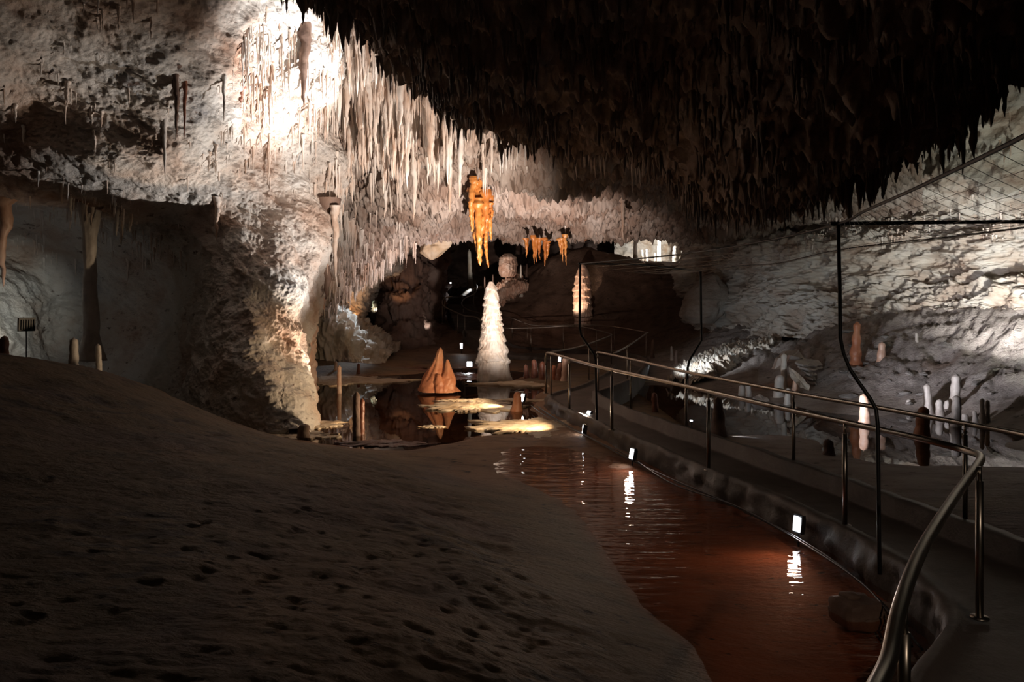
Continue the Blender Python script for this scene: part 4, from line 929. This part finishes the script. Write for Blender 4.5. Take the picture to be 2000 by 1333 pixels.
for i, (u, vt, vb, w_) in enumerate(OR):
    o = put_single(P(u, vt, 26.0), (vb-vt)*26/F, .075, 'orange', w_+' orange stalactite at the far ceiling lip', None)
for (u, vt, vb, Y, wp, mt, lb) in (
    (793, 462, 524, 24, 6, 'stal', 'single long thin white stalactite below the ceiling lip, left of the hanging knob'),
    (782, 340, 416, 20, 12, 'stal', 'long white pointed stalactite above the dim ceiling band'),
    (643, 415, 585, 19.3, 30, 'brown', 'broad dark curtain stalactite beside the crack at the edge of the pink wall'),
    (655, 425, 560, 19.0, 13, 'stal', 'pale thin curtain stalactite in front of the dark crack'),
    (710, 175, 352, 19.5, 18, 'stal', 'longest cream stalactite with a blunt end right of the bright vault'),
    (768, 180, 358, 19.6, 15, 'stal', 'second longest cream stalactite right of the bright vault'),
    (596, 70, 215, 17.6, 24, 'brown', 'added dark blade standing in for a shadow streak beside the bright vault patch'),  # dark shape added in place of a cast shadow on the vault
    (345, 150, 275, 15.0, 13, 'brown', 'dark brown stalactite on the left wall, the longest there'),
    (322, 240, 345, 15.0, 11, 'grey', 'grey column-like stalactite on the left wall below the brown one'),
    (362, 170, 272, 15.2, 9, 'red', 'reddish stalactite beside the longest brown one on the left wall'),
    (437, 160, 240, 15.5, 8, 'stal', 'slender pale stalactite in the middle of the left wall'),
    (422, 400, 470, 16.4, 12, 'stal', 'pale pointed stalactite under the left wall overhang'),
    (228, 405, 462, 17.0, 9, 'grey', 'grey stalactite right of the slender pillar top'),
    (14, 400, 560, 15.5, 26, 'pink', 'twisted yellowish stalactite at the left edge of the view'),
    (472, 180, 215, 15.8, 12, 'red', 'short rusty stalactite at the rim of the bright vault patch'),
    (826, 120, 188, 14.4, 14, 'stal_dark', 'broad black fang-shaped stalactite on the low ceiling rim'),
    (873, 205, 268, 15.0, 15, 'stal_dark', 'double-width black stalactite on the low ceiling rim above the drapery'),
    (1215, 400, 470, 19.0, 9, 'stal', 'lone white stalactite with bright tip near the dark ceiling edge')):
    Y = snap(u, vt, Y)
    o = put_single(P(u, vt-6, Y), (vb-vt+6)*Y/F, wp*Y/F/2, mt, lb, None)

# ------------------------------------------------------------------ upper gallery
gl = [(1241, 468, 506, 11, 'first white column of the lit gallery'), (1254, 488, 505, 6, 'small white stump left in the gallery'), (1263, 486, 503, 5, 'slim white stump in the gallery'), (1288, 466, 507, 9, 'tall white column beside the gallery back wall'), (1318, 480, 512, 10, 'white cone on the gallery by the railing'), (1330, 500, 514, 8, 'low white stump at the right gallery end'), (1279, 494, 508, 5, 'tiny white stump in the gallery middle')]
for i, (u, vt, vb, wp, lb) in enumerate(gl):
    Y = 45.5; v_, f_ = lathe(smooth_top((vb-vt+8)*Y/F, wp*Y/F/2, wp*Y/F/2*.7, 1.2, seed=i), 18, 40, .15, 4, 0, 9, (0, 0), i, 1, .05)
    o = mesh_np('stalagmite', v_, f_, M['white']); x, y, z = P(u, vb+8, Y); o.location = (x, y, z); tag(o, lb, 'stalagmite')
blob_patch('gallery_backdrop', [
 [(1200, 440, 50), (1250, 440, 49), (1300, 440, 48.5), (1345, 450, 48), (1370, 470, 47)],
 [(1200, 470, 50), (1250, 470, 49.5), (1300, 466, 49.2), (1330, 475, 48.4), (1350, 485, 47)],
 [(1200, 500, 50), (1250, 500, 49.5), (1300, 500, 49.2), (1330, 500, 48.4), (1350, 505, 47)],
 [(1200, 530, 50), (1250, 530, 49.5), (1300, 530, 49.2), (1330, 530, 48.4), (1350, 530, 47)]], 80, 90, 'white', d_rock(.3, .2, .05, seed=41),
 'bright back wall of the upper gallery', 'rock')
v, f = box(P(1318, 521, 44.2), (3.4, .5, .5)); v = v+.03*np.stack([perlin(v*3+s) for s in range(3)], 1)
o = mesh_np('ledge', v, f, M['white'], False); tag(o, 'pale ledge wall below the gallery railing', 'ledge')
railing('dark handrail in front of the lit gallery', [P(1225, 512, 44), P(1280, 512, 44), P(1366, 515, 44)], [(*P(u, 512, 44)[:2], P(u, 512, 44)[2], P(u, 528, 44)[2]) for u in (1262, 1310, 1366)], .04, .03, post_mat='black')

# ------------------------------------------------------------------ lamps that show
lamp(1556, 1024, 8.0, (-3.5, 5.2, .9), 'nearest glowing white floodlight at the foot of the walkway')
lamp(1233, 887, 11.7, (-4, 9.5, 1.5), 'second glowing floodlight along the walkway foot, above the ripple reflection')
lamp(1147, 812, 15.5, (-4.5, 12.5, 3.5), 'upright glowing floodlight at the end of the big lit shelf', w=.12, h=.22)
lamp(1138, 840, 14.1, (-5, 15.0, .7), 'floodlight seen edge-on, lighting the big calcite shelf', w=.10, h=.2)
lamp(1020, 777, 18.0, (-3, 15.4, 1.5), 'small glowing floodlight beside the brown cone on the shelf', w=.12, h=.2)
lamp(917, 712, 27.5, (-.2, 0, 3.2), 'brightest round-looking floodlight between cone and tall column', w=.2, h=.2)
lamp(901, 676, 32.4, (-1, 0, 1), 'dimmer floodlight far behind the brightest one', w=.12, h=.26, lens='lens_soft')
lamp(1281, 716, 26.5, (4, 0, 1), 'far floodlight at the glittering ridge beyond the outer rail', w=.13, h=.15)
lamp(1093, 702, 24.6, (-2, 19, 2), 'small tilted floodlight behind the pink round-topped stalagmite', w=.1, h=.18, lens='lens_soft')
lamp(880, 553, 42, (0, 0, 3), 'pinpoint lamp in the dark at the back left', w=.09, h=.09, lens='lens_soft')
lamp(1008, 587, 41.5, (0, 0, 3), 'pinpoint lamp below the pink flowstone canopy', w=.09, h=.09, lens='lens_soft')
lamp(50, 634, 16.0, (-13, 17.5, 2.2), 'dark square floodlight in the niche at the left edge', w=.32, h=.26)
lamp(1350, 822, 14.6, (1, 10, 1), 'low lamp glinting on the bank right of the walkway', w=.06, h=.03, lens='lens_soft')
# cables along the walkway foot
for i in range(3):
    pts = []
    for (x, y) in WL[4:13]:
        pts.append((x-.22-.05*i+rng.normal(0, .03), y-.05, max(gz(x-.22, y), 0)+.03+.02*i+abs(rng.normal(0, .02))))
    v, f = tube(smooth_path(pts, 8), .009, 6)
    tag(mesh_np('cable', v, f, M['black']), ['black power cable nearest the water', 'middle black power cable', 'black power cable tight against the concrete'][i]+' along the walkway foot', 'cable', 'cables along the walkway foot')
# rubble on the right slope
bl = 0; RV = [lathe([(-.5, .55), (-.2, .95), (.15, 1.0), (.5, .7), (.72, .3)], 22, 22, .55, 4, 0, 9, (0, 0), 60+i, .8, .12) for i in range(5)]
RM = []
for v_, f_ in RV:
    me = bpy.data.meshes.new('rock'); me.from_pydata(v_.tolist(), [], f_); me.materials.append(M['rubble']); me.polygons.foreach_set('use_smooth', [True]*len(me.polygons)); RM.append(me)
while bl < 46:
    x = rng.uniform(6.8, 13.5); y = rng.uniform(14.5, 25); g = gz(x, y); u, v = project(np.array([x, y, g]))
    if g < .12 or u > 2000 or u < 1480 or v > 860: continue
    o = bpy.data.objects.new('rock', RM[int(rng.integers(5))]); COL.objects.link(o); r = rng.uniform(.06, .16)
    o.location = (x, y, g+r*.12); o.scale = (r*1.3, r, r*.7); o.rotation_euler = (rng.uniform(-.3, .3), rng.uniform(-.3, .3), rng.uniform(0, 6))
    tag(o, 'rounded grey rubble rock lying on the right-hand slope', 'rock', 'rubble rocks on the right slope'); bl += 1
